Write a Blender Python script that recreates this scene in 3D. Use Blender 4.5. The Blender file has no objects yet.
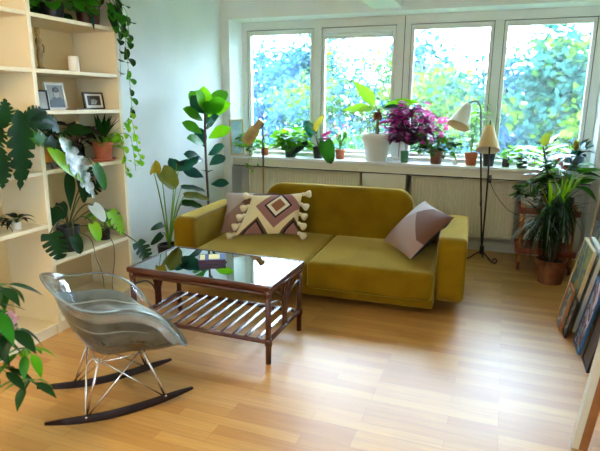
import bpy, bmesh, math, random
from mathutils import Vector, Matrix
PI = math.pi
V = Vector
sc = bpy.context.scene
C = sc.collection

# ------------------------------------------------------------------ camera
YAW, PITCH, ROLL = -0.3621, -0.2308, 0.008
fw = V((math.sin(YAW)*math.cos(PITCH), math.cos(YAW)*math.cos(PITCH), math.sin(PITCH)))
rt = V((math.cos(YAW), -math.sin(YAW), 0))
up = rt.cross(fw)
r_ = rt*math.cos(ROLL) + up*math.sin(ROLL)
u_ = up*math.cos(ROLL) - rt*math.sin(ROLL)
cd = bpy.data.cameras.new('camera')
cam = bpy.data.objects.new('camera', cd); C.objects.link(cam)
m = Matrix.Identity(4)
for i in range(3):
    m[i][0] = r_[i]; m[i][1] = u_[i]; m[i][2] = -fw[i]
m[0][3], m[1][3], m[2][3] = 3.001, -5.418, 1.5
cam.matrix_world = m
cd.sensor_width = 36; cd.sensor_fit = 'HORIZONTAL'; cd.lens = 528.37/600*36
cd.clip_start = .05; cd.clip_end = 200
cd.dof.use_dof = True; cd.dof.focus_distance = 3.7; cd.dof.aperture_fstop = 2.8
sc.camera = cam

# ------------------------------------------------------------------ light
w = bpy.data.worlds.new('sky'); sc.world = w; w.use_nodes = True
bg = w.node_tree.nodes['Background']
bg.inputs['Color'].default_value = (0.60, 0.80, 1.0, 1)
bg.inputs['Strength'].default_value = 17.0
sd = bpy.data.lights.new('sun', 'SUN'); sd.energy = 0.35; sd.angle = math.radians(25); sd.color = (1.0, .94, .82)
sun = bpy.data.objects.new('sun', sd); C.objects.link(sun)
sdir = V((-.35, -1, -.75)).normalized()
sun.rotation_euler = sdir.to_track_quat('-Z', 'Y').to_euler()
sun.location = (2, 12, 9)
sc.view_settings.view_transform = 'Standard'
sc.view_settings.look = 'None'
sc.view_settings.exposure = 1.36
sc.view_settings.gamma = 1
sc.view_settings.use_curve_mapping = False
sc.cycles.max_bounces = 10
sc.cycles.diffuse_bounces = 5
sc.cycles.transparent_max_bounces = 24
sc.cycles.sample_clamp_indirect = 8
sc.cycles.use_denoising = True

# ------------------------------------------------------------------ materials
def srgb(c):
    return tuple(((x/12.92) if x <= .04045 else ((x+.055)/1.055)**2.4) for x in c)
def hexc(h):
    return srgb(tuple(int(h[i:i+2], 16)/255 for i in (0, 2, 4)))
MATS = {}
def mat(name, h, rough=.5, metal=0, var=0, scale=6, spec=.5, trans=0, tcol=None, h2=None, bump=0, coat=0, sheen=0):
    """procedural material: colour with a noise variation towards h2, optional translucency and bump"""
    if name in MATS: return MATS[name]
    M = bpy.data.materials.new(name); M.use_nodes = True
    nt = M.node_tree; N = nt.nodes; Lk = nt.links
    b = N['Principled BSDF']
    col = hexc(h)
    b.inputs['Roughness'].default_value = rough
    b.inputs['Metallic'].default_value = metal
    b.inputs['Specular IOR Level'].default_value = spec
    b.inputs['Coat Weight'].default_value = coat
    b.inputs['Sheen Weight'].default_value = sheen
    b.inputs['Sheen Tint'].default_value = (1, .78, .24, 1) if sheen > .4 else (1, 1, 1, 1); b.inputs['Sheen Roughness'].default_value = .3
    c2 = hexc(h2) if h2 else tuple(x*(1-.35) for x in col)
    tc = N.new('ShaderNodeTexCoord')
    if var or h2:
        nz = N.new('ShaderNodeTexNoise'); nz.inputs['Scale'].default_value = scale; nz.inputs['Detail'].default_value = 3
        Lk.new(tc.outputs['Object'], nz.inputs['Vector'])
        rp = N.new('ShaderNodeValToRGB')
        rp.color_ramp.elements[0].position = .38; rp.color_ramp.elements[1].position = .66
        rp.color_ramp.elements[0].color = (*col, 1); rp.color_ramp.elements[1].color = (*c2, 1)
        Lk.new(nz.outputs['Fac'], rp.inputs['Fac'])
        Lk.new(rp.outputs['Color'], b.inputs['Base Color'])
    else:
        b.inputs['Base Color'].default_value = (*col, 1)
    if bump:
        nb = N.new('ShaderNodeTexNoise'); nb.inputs['Scale'].default_value = bump; nb.inputs['Detail'].default_value = 4
        Lk.new(tc.outputs['Object'], nb.inputs['Vector'])
        bp = N.new('ShaderNodeBump'); bp.inputs['Strength'].default_value = .25; bp.inputs['Distance'].default_value = .01
        Lk.new(nb.outputs['Fac'], bp.inputs['Height']); Lk.new(bp.outputs['Normal'], b.inputs['Normal'])
    if trans:
        t = N.new('ShaderNodeBsdfTranslucent')
        t.inputs['Color'].default_value = (*hexc(tcol or h), 1)
        mx = N.new('ShaderNodeMixShader'); mx.inputs['Fac'].default_value = trans
        out = N['Material Output']
        Lk.new(b.outputs[0], mx.inputs[1]); Lk.new(t.outputs[0], mx.inputs[2]); Lk.new(mx.outputs[0], out.inputs['Surface'])
    MATS[name] = M
    return M

def leafmat(name, h, h2, tcol, trans=.35, rough=.42, scale=9, coat=0, spec=.3):
    return mat(name, h, rough, var=1, h2=h2, scale=scale, trans=trans, tcol=tcol, coat=coat, spec=spec)

def glassmat(name, tint, haze=0, refl=1.0, rough=.0, ior=1.5):
    """thin sheet: transparent + fresnel reflection (+ a little dust that scatters)"""
    M = bpy.data.materials.new(name); M.use_nodes = True
    nt = M.node_tree; N = nt.nodes; Lk = nt.links
    N.remove(N['Principled BSDF']); out = N['Material Output']
    tr = N.new('ShaderNodeBsdfTransparent'); tr.inputs['Color'].default_value = (*tint, 1)
    gl = N.new('ShaderNodeBsdfGlossy'); gl.inputs['Roughness'].default_value = rough
    fr = N.new('ShaderNodeFresnel'); fr.inputs['IOR'].default_value = ior
    mu = N.new('ShaderNodeMath'); mu.operation = 'MULTIPLY'; mu.inputs[1].default_value = refl
    Lk.new(fr.outputs[0], mu.inputs[0])
    mx = N.new('ShaderNodeMixShader'); Lk.new(mu.outputs[0], mx.inputs['Fac'])
    Lk.new(tr.outputs[0], mx.inputs[1]); Lk.new(gl.outputs[0], mx.inputs[2])
    last = mx
    if haze:
        tl = N.new('ShaderNodeBsdfTranslucent'); tl.inputs['Color'].default_value = (.9, .95, 1, 1)
        m2 = N.new('ShaderNodeMixShader'); m2.inputs['Fac'].default_value = haze
        Lk.new(mx.outputs[0], m2.inputs[1]); Lk.new(tl.outputs[0], m2.inputs[2]); last = m2
    Lk.new(last.outputs[0], out.inputs['Surface'])
    return M

def floor_mat():
    M = bpy.data.materials.new('oak_strip_floor'); M.use_nodes = True
    nt = M.node_tree; N = nt.nodes; Lk = nt.links; b = N['Principled BSDF']
    tc = N.new('ShaderNodeTexCoord')
    br = N.new('ShaderNodeTexBrick')
    br.offset = .37; br.offset_frequency = 3; br.squash = 1
    br.inputs['Scale'].default_value = 1
    br.inputs['Brick Width'].default_value = .62; br.inputs['Row Height'].default_value = .068
    br.inputs['Mortar Size'].default_value = .0007; br.inputs['Mortar Smooth'].default_value = .2
    br.inputs['Color1'].default_value = (*hexc('d29f57'), 1); br.inputs['Color2'].default_value = (*hexc('ba823c'), 1)
    br.inputs['Mortar'].default_value = (*hexc('94683a'), 1); br.inputs['Bias'].default_value = -.15
    Lk.new(tc.outputs['Object'], br.inputs['Vector'])
    mp = N.new('ShaderNodeMapping'); mp.inputs['Scale'].default_value = (2.5, 45, 1)
    Lk.new(tc.outputs['Object'], mp.inputs['Vector'])
    nz = N.new('ShaderNodeTexNoise'); nz.inputs['Scale'].default_value = 1.5; nz.inputs['Detail'].default_value = 6
    Lk.new(mp.outputs[0], nz.inputs['Vector'])
    mx = N.new('ShaderNodeMix'); mx.data_type = 'RGBA'; mx.blend_type = 'MULTIPLY'; mx.inputs['Factor'].default_value = .35
    rp = N.new('ShaderNodeValToRGB'); rp.color_ramp.elements[0].position = .3; rp.color_ramp.elements[1].position = .7
    rp.color_ramp.elements[0].color = (.55, .45, .36, 1); rp.color_ramp.elements[1].color = (1, 1, 1, 1)
    Lk.new(nz.outputs['Fac'], rp.inputs['Fac'])
    Lk.new(br.outputs['Color'], mx.inputs['A']); Lk.new(rp.outputs['Color'], mx.inputs['B'])
    Lk.new(mx.outputs['Result'], b.inputs['Base Color'])
    b.inputs['Roughness'].default_value = .42
    b.inputs['Specular IOR Level'].default_value = .68
    bp = N.new('ShaderNodeBump'); bp.inputs['Strength'].default_value = .12; bp.inputs['Distance'].default_value = .004
    n2 = N.new('ShaderNodeTexNoise'); n2.inputs['Scale'].default_value = 5; n2.inputs['Detail'].default_value = 2
    Lk.new(tc.outputs['Object'], n2.inputs['Vector'])
    Lk.new(n2.outputs['Fac'], bp.inputs['Height']); Lk.new(bp.outputs['Normal'], b.inputs['Normal'])
    return M

# ------------------------------------------------------------------ mesh builder
class MB:
    def __init__(s): s.v = []; s.f = []; s.m = []; s.uv = {}
    def add(s, vs, fs, mi=0, uvs=None):
        b = len(s.v); s.v += [V(p) for p in vs]
        for k, f in enumerate(fs):
            if uvs: s.uv[len(s.f)] = [uvs[i] for i in f]
            s.f.append([b+i for i in f]); s.m.append(mi)
        return s
    def box(s, lo, hi, mi=0):
        (x0, y0, z0), (x1, y1, z1) = lo, hi
        vs = [(x0,y0,z0),(x1,y0,z0),(x1,y1,z0),(x0,y1,z0),(x0,y0,z1),(x1,y0,z1),(x1,y1,z1),(x0,y1,z1)]
        return s.add(vs, [(3,2,1,0),(4,5,6,7),(0,1,5,4),(1,2,6,5),(2,3,7,6),(3,0,4,7)], mi)
    def rbox(s, c, size, r, n=6, bulge=(0,0,0), mi=0, M=None):
        """rounded box on a dense grid with optional crown on each axis"""
        h = [x/2 for x in size]; c = V(c)
        key = {}; vs = []; fs = []
        def samp(hh):
            a = [-hh, -hh+r*.35, -hh+r*.75, -hh+r*1.2]
            inn = [(-hh+r*1.2)+(2*hh-r*2.4)*k/n for k in range(1, n)]
            return a + inn + [-x for x in reversed(a)]
        S = [samp(x) for x in h]
        def vert(p):
            k = tuple(round(x, 6) for x in p)
            if k in key: return key[k]
            q = V(p); inn = V([max(-h[i]+r, min(h[i]-r, q[i])) for i in range(3)])
            d = q-inn
            if d.length > 1e-9: q = inn + d.normalized()*r
            t = [q[i]/h[i] for i in range(3)]
            for i in range(3):
                if bulge[i]:
                    o = [j for j in range(3) if j != i]
                    q[i] += bulge[i]*t[i]*(1-t[o[0]]**2)*(1-t[o[1]]**2)
            key[k] = len(vs); vs.append(q); return key[k]
        for ax in range(3):
            a, b2 = [(1,2),(2,0),(0,1)][ax]
            for sgn in (-1, 1):
                for i in range(len(S[a])-1):
                    for j in range(len(S[b2])-1):
                        qd = []
                        for (ii, jj) in ((i,j),(i+1,j),(i+1,j+1),(i,j+1)):
                            p = [0,0,0]; p[ax] = sgn*h[ax]; p[a] = S[a][ii]; p[b2] = S[b2][jj]; qd.append(vert(p))
                        if sgn < 0: qd.reverse()
                        fs.append(qd)
        vs = [(M @ q if M else q)+c for q in vs]
        return s.add(vs, fs, mi)
    def tube(s, pts, rad, seg=8, mi=0, cap=True):
        pts = [V(p) for p in pts]; n = len(pts)
        if not hasattr(rad, '__len__'): rad = [rad]*n
        vs = []; fs = []; ref = None
        for i, p in enumerate(pts):
            d = (pts[min(i+1, n-1)]-pts[max(i-1, 0)])
            d = d.normalized() if d.length > 1e-9 else V((0,0,1))
            if ref is None:
                ref = d.orthogonal().normalized()
            ref = ref - d*ref.dot(d)
            ref = ref.normalized() if ref.length > 1e-6 else d.orthogonal().normalized()
            bn = d.cross(ref)
            for k in range(seg):
                a = 2*PI*k/seg
                vs.append(p + (ref*math.cos(a)+bn*math.sin(a))*rad[i])
        for i in range(n-1):
            for k in range(seg):
                fs.append((i*seg+k, i*seg+(k+1)%seg, (i+1)*seg+(k+1)%seg, (i+1)*seg+k))
        if cap:
            fs.append(tuple(reversed(range(seg)))); fs.append(tuple(range((n-1)*seg, n*seg)))
        return s.add(vs, fs, mi)
    def lathe(s, prof, c=(0,0,0), seg=24, mi=0, M=None):
        vs = []; fs = []; c = V(c); n = len(prof)
        for (r, z) in prof:
            for k in range(seg):
                a = 2*PI*k/seg; q = V((r*math.cos(a), r*math.sin(a), z))
                vs.append((M @ q if M else q)+c)
        for i in range(n-1):
            for k in range(seg):
                fs.append((i*seg+k, i*seg+(k+1)%seg, (i+1)*seg+(k+1)%seg, (i+1)*seg+k))
        return s.add(vs, fs, mi)
    def slab(s, w, h, t, cr, er, M, mi=0, cs=8, es=4):
        """rounded rectangle w x h (local x,z), thickness t (local y), corner radius cr, edge rounding er"""
        rings = []
        def outline(ins):
            o = []; r = max(cr-ins, .001); hw, hh = w/2-ins, h/2-ins
            for (sx, sz, a0) in ((1,1,0),(-1,1,PI/2),(-1,-1,PI),(1,-1,1.5*PI)):
                for k in range(cs+1):
                    a = a0+PI/2*k/cs
                    o.append((sx*(hw-r)+r*math.cos(a), sz*(hh-r)+r*math.sin(a)))
            return o
        for k in range(es+1):
            a = PI/2*k/es; rings.append((er*(1-math.sin(a)), -t/2+er*(1-math.cos(a))))
        rings += [(i, -y) for (i, y) in reversed(rings)]
        vs = []; fs = []
        for (ins, y) in rings: vs += [M @ V((x, y, z)) for (x, z) in outline(ins)]
        n = 4*(cs+1)
        for i in range(len(rings)-1):
            for k in range(n): fs.append((i*n+k, i*n+(k+1)%n, (i+1)*n+(k+1)%n, (i+1)*n+k))
        fs.append(tuple(reversed(range(n)))); fs.append(tuple(range((len(rings)-1)*n, len(rings)*n)))
        return s.add(vs, fs, mi)
    def leaf(s, base, d, L, W, shape='ovate', droop=.5, fold=.25, up=(0,0,1), mi=0, mi2=None, nu=7, twist=0, wave=0):
        base = V(base); d = V(d).normalized(); U = V(up)
        sd = d.cross(U)
        sd = sd.normalized() if sd.length > 1e-4 else d.orthogonal().normalized()
        if twist: sd = Matrix.Rotation(twist, 3, d) @ sd
        nn = sd.cross(d).normalized()
        lob = 0
        if shape == 'monstera' or shape == 'split': nu = 27
        ws = []
        for i in range(nu+1):
            t = i/nu
            if shape == 'ovate': x = math.sin(PI*t**.75)*(1-.15*t)
            elif shape == 'lance': x = math.sin(PI*t**.62)**1.1*.95
            elif shape == 'strap': x = min(1, t*8)*(1-t**3)
            elif shape == 'fiddle': x = (math.sin(PI*t**1.25))**.75 if 0 < t < 1 else 0
            elif shape == 'round': x = math.sqrt(max(0, 1-(2*t-1)**2))
            elif shape in ('heart', 'monstera'): x = math.sqrt(max(0, 1-((t-.32)/.68)**2)) * (1-.25*t) if t > .32 else math.sqrt(max(0, 1-((t-.32)/.40)**2))*.93
            elif shape == 'split': x = math.sin(PI*(t*.97+.02)**.7)
            elif shape == 'lobed': x = math.sin(PI*t**.8)*(.8+.25*math.sin(t*19))
            if shape == 'monstera':
                ph = (t*5.2) % 1
                if t > .22 and t < .93 and ph < .17: x *= .30
                lob = .28
            if shape == 'split':
                ph = (t*7.3) % 1
                if t > .12 and ph < .3: x *= .55
                lob = .35
            if shape in ('ovate','lance','round','fiddle','lobed'):
                x = max(x, .02)
            ws.append(x*W/2)
        pos = V(base); vs = []; dirs = []
        S = (-1, -.55, 0, .55, 1)
        fs = []; mm = []
        for i in range(nu+1):
            t = i/nu; a = -droop*t
            dd = d*math.cos(a) + nn*math.sin(a); n2 = nn*math.cos(a) - d*math.sin(a)
            if i: pos = pos + dd*(L/nu)
            wv = wave*math.sin(t*17)*W if wave else 0
            for sx in S:
                q = pos + sd*(sx*ws[i]) + n2*(fold*abs(sx)**1.3*ws[i] + wv*abs(sx))
                if lob: q = q + dd*(lob*abs(sx)*ws[i])
                if shape in ('heart','monstera') and t < .3: q = q - dd*(abs(sx)*ws[i]*.45*(1-t/.3))
                vs.append(q)
        for i in range(nu):
            for k in range(4):
                fs.append((i*5+k, i*5+k+1, (i+1)*5+k+1, (i+1)*5+k))
                mm.append(mi if (mi2 is None or k in (0, 3)) else mi2)
        b = len(s.v); s.v += vs
        for f, q in zip(fs, mm): s.f.append([b+i for i in f]); s.m.append(q)
        return pos
    def build(s, name, mats, parent=None, world=True, smooth=True, merge=False):
        me = bpy.data.meshes.new(name)
        off = V((0,0,0))
        if parent is not None and world:
            p = parent
            while p is not None: off += p.location; p = p.parent
        me.from_pydata([tuple(q-off) for q in s.v], [], s.f)
        if not isinstance(mats, (list, tuple)): mats = [mats]
        for q in mats: me.materials.append(q)
        me.polygons.foreach_set('material_index', s.m)
        if smooth: me.polygons.foreach_set('use_smooth', [True]*len(s.f))
        if s.uv:
            ul = me.uv_layers.new(name='UVMap'); li = 0
            for pi, f in enumerate(s.f):
                for k in range(len(f)):
                    if pi in s.uv: ul.data[li].uv = s.uv[pi][k]
                    li += 1
        me.update()
        if smooth == 'auto': pass
        o = bpy.data.objects.new(name, me); C.objects.link(o)
        if parent is not None: o.parent = parent
        return o
def sharp(o, ang=35):
    """keep hard edges on a smooth-shaded mesh"""
    bm = bmesh.new(); bm.from_mesh(o.data)
    for e in bm.edges:
        if len(e.link_faces) == 2 and e.calc_face_angle(0) > math.radians(ang): e.smooth = False
    bm.to_mesh(o.data); bm.free(); return o
def bevel(o, wd=.004, seg=2):
    md = o.modifiers.new('bevel', 'BEVEL'); md.width = wd; md.segments = seg; md.limit_method = 'ANGLE'; return o
def thing(name, label, cat, loc=(0,0,0), rotz=0, group=None):
    o = bpy.data.objects.new(name, None); C.objects.link(o)
    o.location = loc; o.rotation_euler = (0,0,rotz); o.empty_display_size = .05
    return tag(o, label, cat, group)
def tag(o, label, cat, group=None):
    o['label'] = label; o['category'] = cat
    if group: o['group'] = group
    return o
def struct(o):
    o['kind'] = 'structure'; return o
def B(lo, hi): return MB().box(lo, hi)
def bez(p0, p1, p2, n=10):
    p0, p1, p2 = V(p0), V(p1), V(p2)
    return [p0*(1-t)**2 + p1*2*t*(1-t) + p2*t*t for t in [i/n for i in range(n+1)]]
def spline(pts, n=6):
    pts = [V(p) for p in pts]; out = []
    for i in range(len(pts)-1):
        a = pts[max(i-1,0)]; b = pts[i]; c = pts[i+1]; d = pts[min(i+2, len(pts)-1)]
        for k in range(n):
            t = k/n
            out.append(.5*((2*b)+(c-a)*t+(2*a-5*b+4*c-d)*t*t+(3*b-a-3*c+d)*t**3))
    out.append(pts[-1]); return out

# common materials
M_wall = mat('white_wall_paint', 'e2e4e0', .75, var=1, h2='d9dcd8', scale=2)
M_ceil = mat('ceiling_paint', 'e6e6e2', .8)
M_winw = mat('white_window_lacquer', 'd9dcd6', .4)
M_sill = mat('white_sill', 'e6e8e6', .25)
M_apron = mat('cream_panel', 'd8d3bd', .5)
M_rad = mat('cream_radiator_enamel', 'd6cfb0', .45)
M_shelf = mat('white_bookcase_lacquer', 'e2d2ac', .45)
M_shback = mat('cream_back_board', 'cfb07a', .6)
M_dark = mat('black_metal', '101012', .4)
M_steel = mat('chrome_steel', 'd8d8d8', .18, metal=1)
M_brass = mat('brass', 'b08a48', .3, metal=1)
M_black = mat('black_gasket', '15181a', .6)
M_terra = mat('terracotta_clay', 'b5623c', .75, var=1, h2='9c4f2f', scale=14)
M_terrad = mat('dark_terracotta_clay', '8a5434', .7, var=1, h2='6d3d24', scale=10)
M_soil = mat('potting_soil', '2a1d14', .95, bump=60)
M_stem = mat('green_stem', '4c7a2c', .5)
M_wstem = mat('woody_stem', '4a3a2a', .8, bump=40)
M_potb = mat('black_plastic_pot', '17191a', .45)
M_potg = mat('dark_green_pot', '1f3a2a', .4)
M_potw = mat('white_ceramic', 'd9d3c6', .4)
L_dark = leafmat('dark_leaf', '0f3410', '08220c', '2f7a12', .18, spec=.2)
L_mid = leafmat('mid_leaf', '227010', '124c0c', '66b814', .35)
L_bright = leafmat('bright_leaf', '50a80a', '2a840a', '98dc10', .42)
L_lime = leafmat('lime_leaf', '86bc1a', '58a014', 'b0d824', .32)
L_teal = leafmat('teal_leaf', '164a44', '0e3434', '22704a', .2, .25, spec=.5)
L_yellow = leafmat('yellow_leaf', 'b8961c', '7c7c1a', 'c8b034', .25)
L_black = leafmat('blackish_leaf', '0e1a14', '0a1412', '1c3a1c', .1, .35)
L_silver = leafmat('silver_leaf', 'c9cfc4', '9aaa9c', 'd8e6c8', .2, .25)

random.seed(7)
rnd = random.Random(11)
def R(a, b): return rnd.uniform(a, b)

# ================================================================== STRUCTURE
XR, YB, ZC = 3.86, -6.6, 2.62
X0, X1 = .10, 3.79          # window opening
ZS, ZT = .896, 2.36
fl = B((0, YB, -.1), (XR, .25, 0)).build('floor', floor_mat(), smooth=False); struct(fl)
struct(B((-.15, YB-.15, ZC), (XR+.15, .45, ZC+.12)).build('ceiling', M_ceil, smooth=False))
struct(B((-.15, YB-.15, -.1), (0, .45, ZC)).build('wall_left', M_wall, smooth=False))
SY0, SY1, SZ0, SZ1 = -6.1, -4.9, .95, 2.2     # added window, out of view, lets fill light in right of the photographer
wr_ = MB(); wr_.box((XR, YB-.15, -.1), (XR+.15, SY0, ZC)); wr_.box((XR, SY1, -.1), (XR+.15, .45, ZC)); wr_.box((XR, SY0, SZ1), (XR+.15, SY1, ZC)); wr_.box((XR, SY0, -.1), (XR+.15, SY1, SZ0))
struct(wr_.build('wall_right', M_wall, smooth=False))
struct(B((0, 0, ZT), (XR, .40, ZC)).build('wall_back', M_wall, smooth=False))            # head over the window
struct(B((0, 0, 0), (X0, .40, ZT)).build('wall_back_left', M_wall, smooth=False))
struct(B((X1, 0, 0), (XR, .40, ZT)).build('wall_back_right', M_wall, smooth=False))
struct(B((X0, .25, -.1), (X1, .40, ZS-.03)).build('wall_back_niche', M_wall, smooth=False))
struct(B((1.64, .02, 0), (2.10, .25, ZS-.12)).build('wall_back_centre', M_apron, smooth=False))  # flush panel between the radiators
# wall behind the camera with a tall glazed opening
wr = MB(); wr.box((0, YB-.15, 0), (XR, YB, ZC))
struct(wr.build('wall_front', M_wall, smooth=False))
struct(B((1.70, -6.6, 2.385), (1.985, 0, ZC)).build('ceiling_beam', M_ceil, smooth=False))
s = B((X0+.005, -.04, ZS-.03), (X1-.005, .30, ZS)).build('trim_1', M_sill, smooth=False); struct(s); bevel(s, .006)
s = MB(); s.box((X0+.02, -.005, .785), (1.60, .015, ZS-.03)); s.box((1.604, -.005, .785), (2.13, .015, ZS-.03)); s.box((2.134, -.005, .785), (X1-.005, .015, ZS-.03))
struct(s.build('trim_2', M_apron, smooth=False))
struct(B((X0+.02, .0, .774), (X1-.005, .02, .7845)).build('trim_3', M_black, smooth=False))
struct(B((X0, .232, 0), (X1, .25, .09)).build('baseboard_back', M_winw, smooth=False))
struct(B((0, -2.17, 0), (.015, 0, .08)).build('baseboard_left', M_winw, smooth=False))
struct(B((XR-.015, YB, 0), (XR, 0, .08)).build('baseboard_right', M_winw, smooth=False))

# windows
YF = .27
M_pane = glassmat('window_glass', (.93, .97, .99), haze=.008, refl=.8)
open_x = [(.185, .985), (1.075, 1.885), (2.03, 2.833), (2.917, 3.715)]
fr = MB()
xs = [X0+.012] + [x for p in open_x for x in p] + [X1-.005]
fr.box((xs[0], YF, 2.272), (xs[-1], YF+.07, ZT)); fr.box((xs[0], YF, ZS), (xs[-1], YF+.07, ZS+.035))
for i in range(0, 10, 2): fr.box((xs[i], YF, ZS+.035), (xs[i+1], YF+.07, 2.272))
f0 = fr.build('trim_4', M_winw, smooth=False); struct(f0); bevel(f0, .004)
struct(B((1.968, YF-.004, ZS+.03), (1.974, YF+.002, ZT-.01)).build('trim_5', M_black, smooth=False))
for k, (a, b) in enumerate(open_x):
    t = bpy.data.objects.new('window_%d' % (k+1), None); C.objects.link(t); t.location = ((a+b)/2, YF, ZS); struct(t)
    g = .006; sw = .034; z0, z1 = ZS+.035+g, 2.272-g
    a2, b2 = a+g, b-g
    f = MB(); y0, y1 = YF+.012, YF+.062
    f.box((a2, y0, z0), (a2+sw, y1, z1)); f.box((b2-sw, y0, z0), (b2, y1, z1))
    f.box((a2+sw, y0, z0), (b2-sw, y1, z0+.04)); f.box((a2+sw, y0, z1-.05), (b2-sw, y1, z1))
    o = f.build('window_frame', M_winw, t, smooth=False); bevel(o, .005)
    gk = MB()
    gk.box((a, YF+.03, z1), (b, YF+.05, 2.272)); gk.box((a, YF+.03, z0), (a2, YF+.05, z1)); gk.box((b2, YF+.03, z0), (b, YF+.05, z1))
    gk.build('gasket', M_black, t, smooth=False)
    B((a2+sw-.005, YF+.034, z0+.035), (b2-sw+.005, YF+.040, z1-.045)).build('pane', M_pane, t, smooth=False)
    if k == 1:
        rb = MB(); rb.tube([(a2+sw, YF+.005, z1-.075), (b2-sw, YF+.005, z1-.075)], .022, 12)
        rb.box((a2+sw, YF+.001, z1-.115), (b2-sw, YF+.008, z1-.09))
        rb.build('rolled_blind', M_sill, t)
    if k == 1 or k == 2:
        hn = MB(); hx = b2-sw/2 if k == 1 else a2+sw/2
        hn.box((hx-.012, YF-.004, 1.42), (hx+.012, YF+.012, 1.50)); hn.box((hx-.009, YF-.03, 1.40), (hx+.009, YF-.018, 1.52)); hn.box((hx-.007, YF-.02, 1.47), (hx+.007, YF, 1.49))
        hn.build('window_handle', M_winw, t, smooth=False)
# glazing of the added fill window (right of the photographer)
t = bpy.data.objects.new('window_5', None); C.objects.link(t); t.location = (XR+.08, (SY0+SY1)/2, SZ0); struct(t)
f = MB(); sm_ = (SY0+SY1)/2
for (a, b) in ((SY0, SY0+.06), (sm_-.03, sm_+.03), (SY1-.06, SY1)): f.box((XR+.05, a, SZ0), (XR+.11, b, SZ1))
for (z0, z1) in ((SZ0, SZ0+.06), (SZ1-.06, SZ1)):
    f.box((XR+.05, SY0+.06, z0), (XR+.11, sm_-.03, z1)); f.box((XR+.05, sm_+.03, z0), (XR+.11, SY1-.06, z1))
f.build('window_frame', M_winw, t, smooth=False)
B((XR+.077, SY0+.05, SZ0+.05), (XR+.083, SY1-.05, SZ1-.05)).build('pane', M_pane, t, smooth=False)

# added pendant lamp, out of view, warm fill for the photographer's end
pn = thing('added_fill_lamp', 'added brass pendant lamp with a warm fill bulb, out of view at the near end', 'lamp', (1.15, -4.75, ZC))
q_ = MB(); q_.lathe([(0, 0), (.05, 0), (.05, -.02), (0, -.03)], (1.15, -4.75, ZC), 20); q_.build('ceiling_rose', M_brass, pn)
q_ = MB(); q_.tube([(1.15, -4.75, ZC-.02), (1.15, -4.75, 2.27)], .003, 6); q_.build('cord', M_dark, pn)
q_ = MB(); q_.lathe([(0, .08), (.02, .078), (.028, .0), (.0, .0)], (1.15, -4.75, 2.20), 16); q_.build('socket', M_brass, pn)
M_bulb = bpy.data.materials.new('warm_fill_bulb'); M_bulb.use_nodes = True
b_ = M_bulb.node_tree.nodes['Principled BSDF']; b_.inputs['Emission Color'].default_value = (1, .62, .28, 1); b_.inputs['Emission Strength'].default_value = 30
q_ = MB(); q_.lathe([(.0, 0), (.02, -.005), (.05, -.05), (.055, -.08), (.045, -.115), (.02, -.133), (0, -.136)], (1.15, -4.75, 2.20), 20); q_.build('bulb', M_bulb, pn)
ld = bpy.data.lights.new('added_fill_light', 'POINT'); ld.energy = 20; ld.color = (1, .74, .44); ld.shadow_soft_size = .07
lo = bpy.data.objects.new('added_fill_light', ld); C.objects.link(lo); lo.parent = pn; lo.location = (0, 0, 2.00-ZC)

# radiators
def radiator(x0, x1, label):
    t = thing('radiator', label, 'radiator', ((x0+x1)/2, .15, .17), group='panel radiators under the window sill')
    z0, z1, y0 = .17, .768, .09
    p = MB(); n = int((x1-x0)/.0333); prof = []
    for i in range(n):
        xa = x0+(x1-x0)*i/n; dx = (x1-x0)/n
        prof += [(xa, y0), (xa+dx*.62, y0), (xa+dx*.72, y0+.008), (xa+dx*.9, y0+.008)]
    prof.append((x1, y0))
    vs = []; fs = []
    zz = [z0, z0+.03, z0+.04, z1-.04, z1-.03, z1]
    for zi, z in enumerate(zz):
        for (x, y) in prof: vs.append((x, y0 if zi in (0, 1, 4, 5) else y, z))
    m_ = len(prof)
    for a in range(5):
        for i in range(m_-1): fs.append((a*m_+i, a*m_+i+1, (a+1)*m_+i+1, (a+1)*m_+i))
    p.add(vs, fs); p.box((x0, y0+.02, z0), (x1, y0+.10, z1-.01)); p.box((x0, y0, z0), (x0+.004, y0+.1, z1)); p.box((x1-.004, y0, z0), (x1, y0+.1, z1))
    p.build('panel', M_rad, t, smooth=False)
    g = MB(); k = 0
    while x0+.02+k*.03 < x1-.02:
        g.box((x0+.01+k*.03, y0+.01, z1-.006), (x0+.03+k*.03, y0+.095, z1+.002)); k += 1
    g.build('grille', M_rad, t, smooth=False)
    for x in (x0+.12, x1-.12): B((x, y0+.1, z0+.05), (x+.03, .249, z1-.1)).build('bracket', M_rad, t, smooth=False)
    pi = MB(); pi.tube([(x0+.04, .15, z0+.02), (x0+.04, .15, .0)], .008)
    pi.build('pipe', M_rad, t)
    return t
r1 = radiator(.26, 1.60, 'cream ribbed radiator behind the yellow sofa, left of the centre panel')
r2 = radiator(2.145, 3.165, 'cream ribbed radiator behind the black floor lamp')
vb = MB(); vb.tube([(2.85, .075, .42), (2.85, .075, .50)], .016, 12); vb.tube([(2.85, .10, .41), (2.85, .07, .41)], .01, 8); vb.build('valve', M_potw, r2)
vb = MB(); vb.tube([(2.85, .073, .50), (2.85, .073, .56)], .011, 10); vb.build('valve_stem', M_dark, r2)

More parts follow.
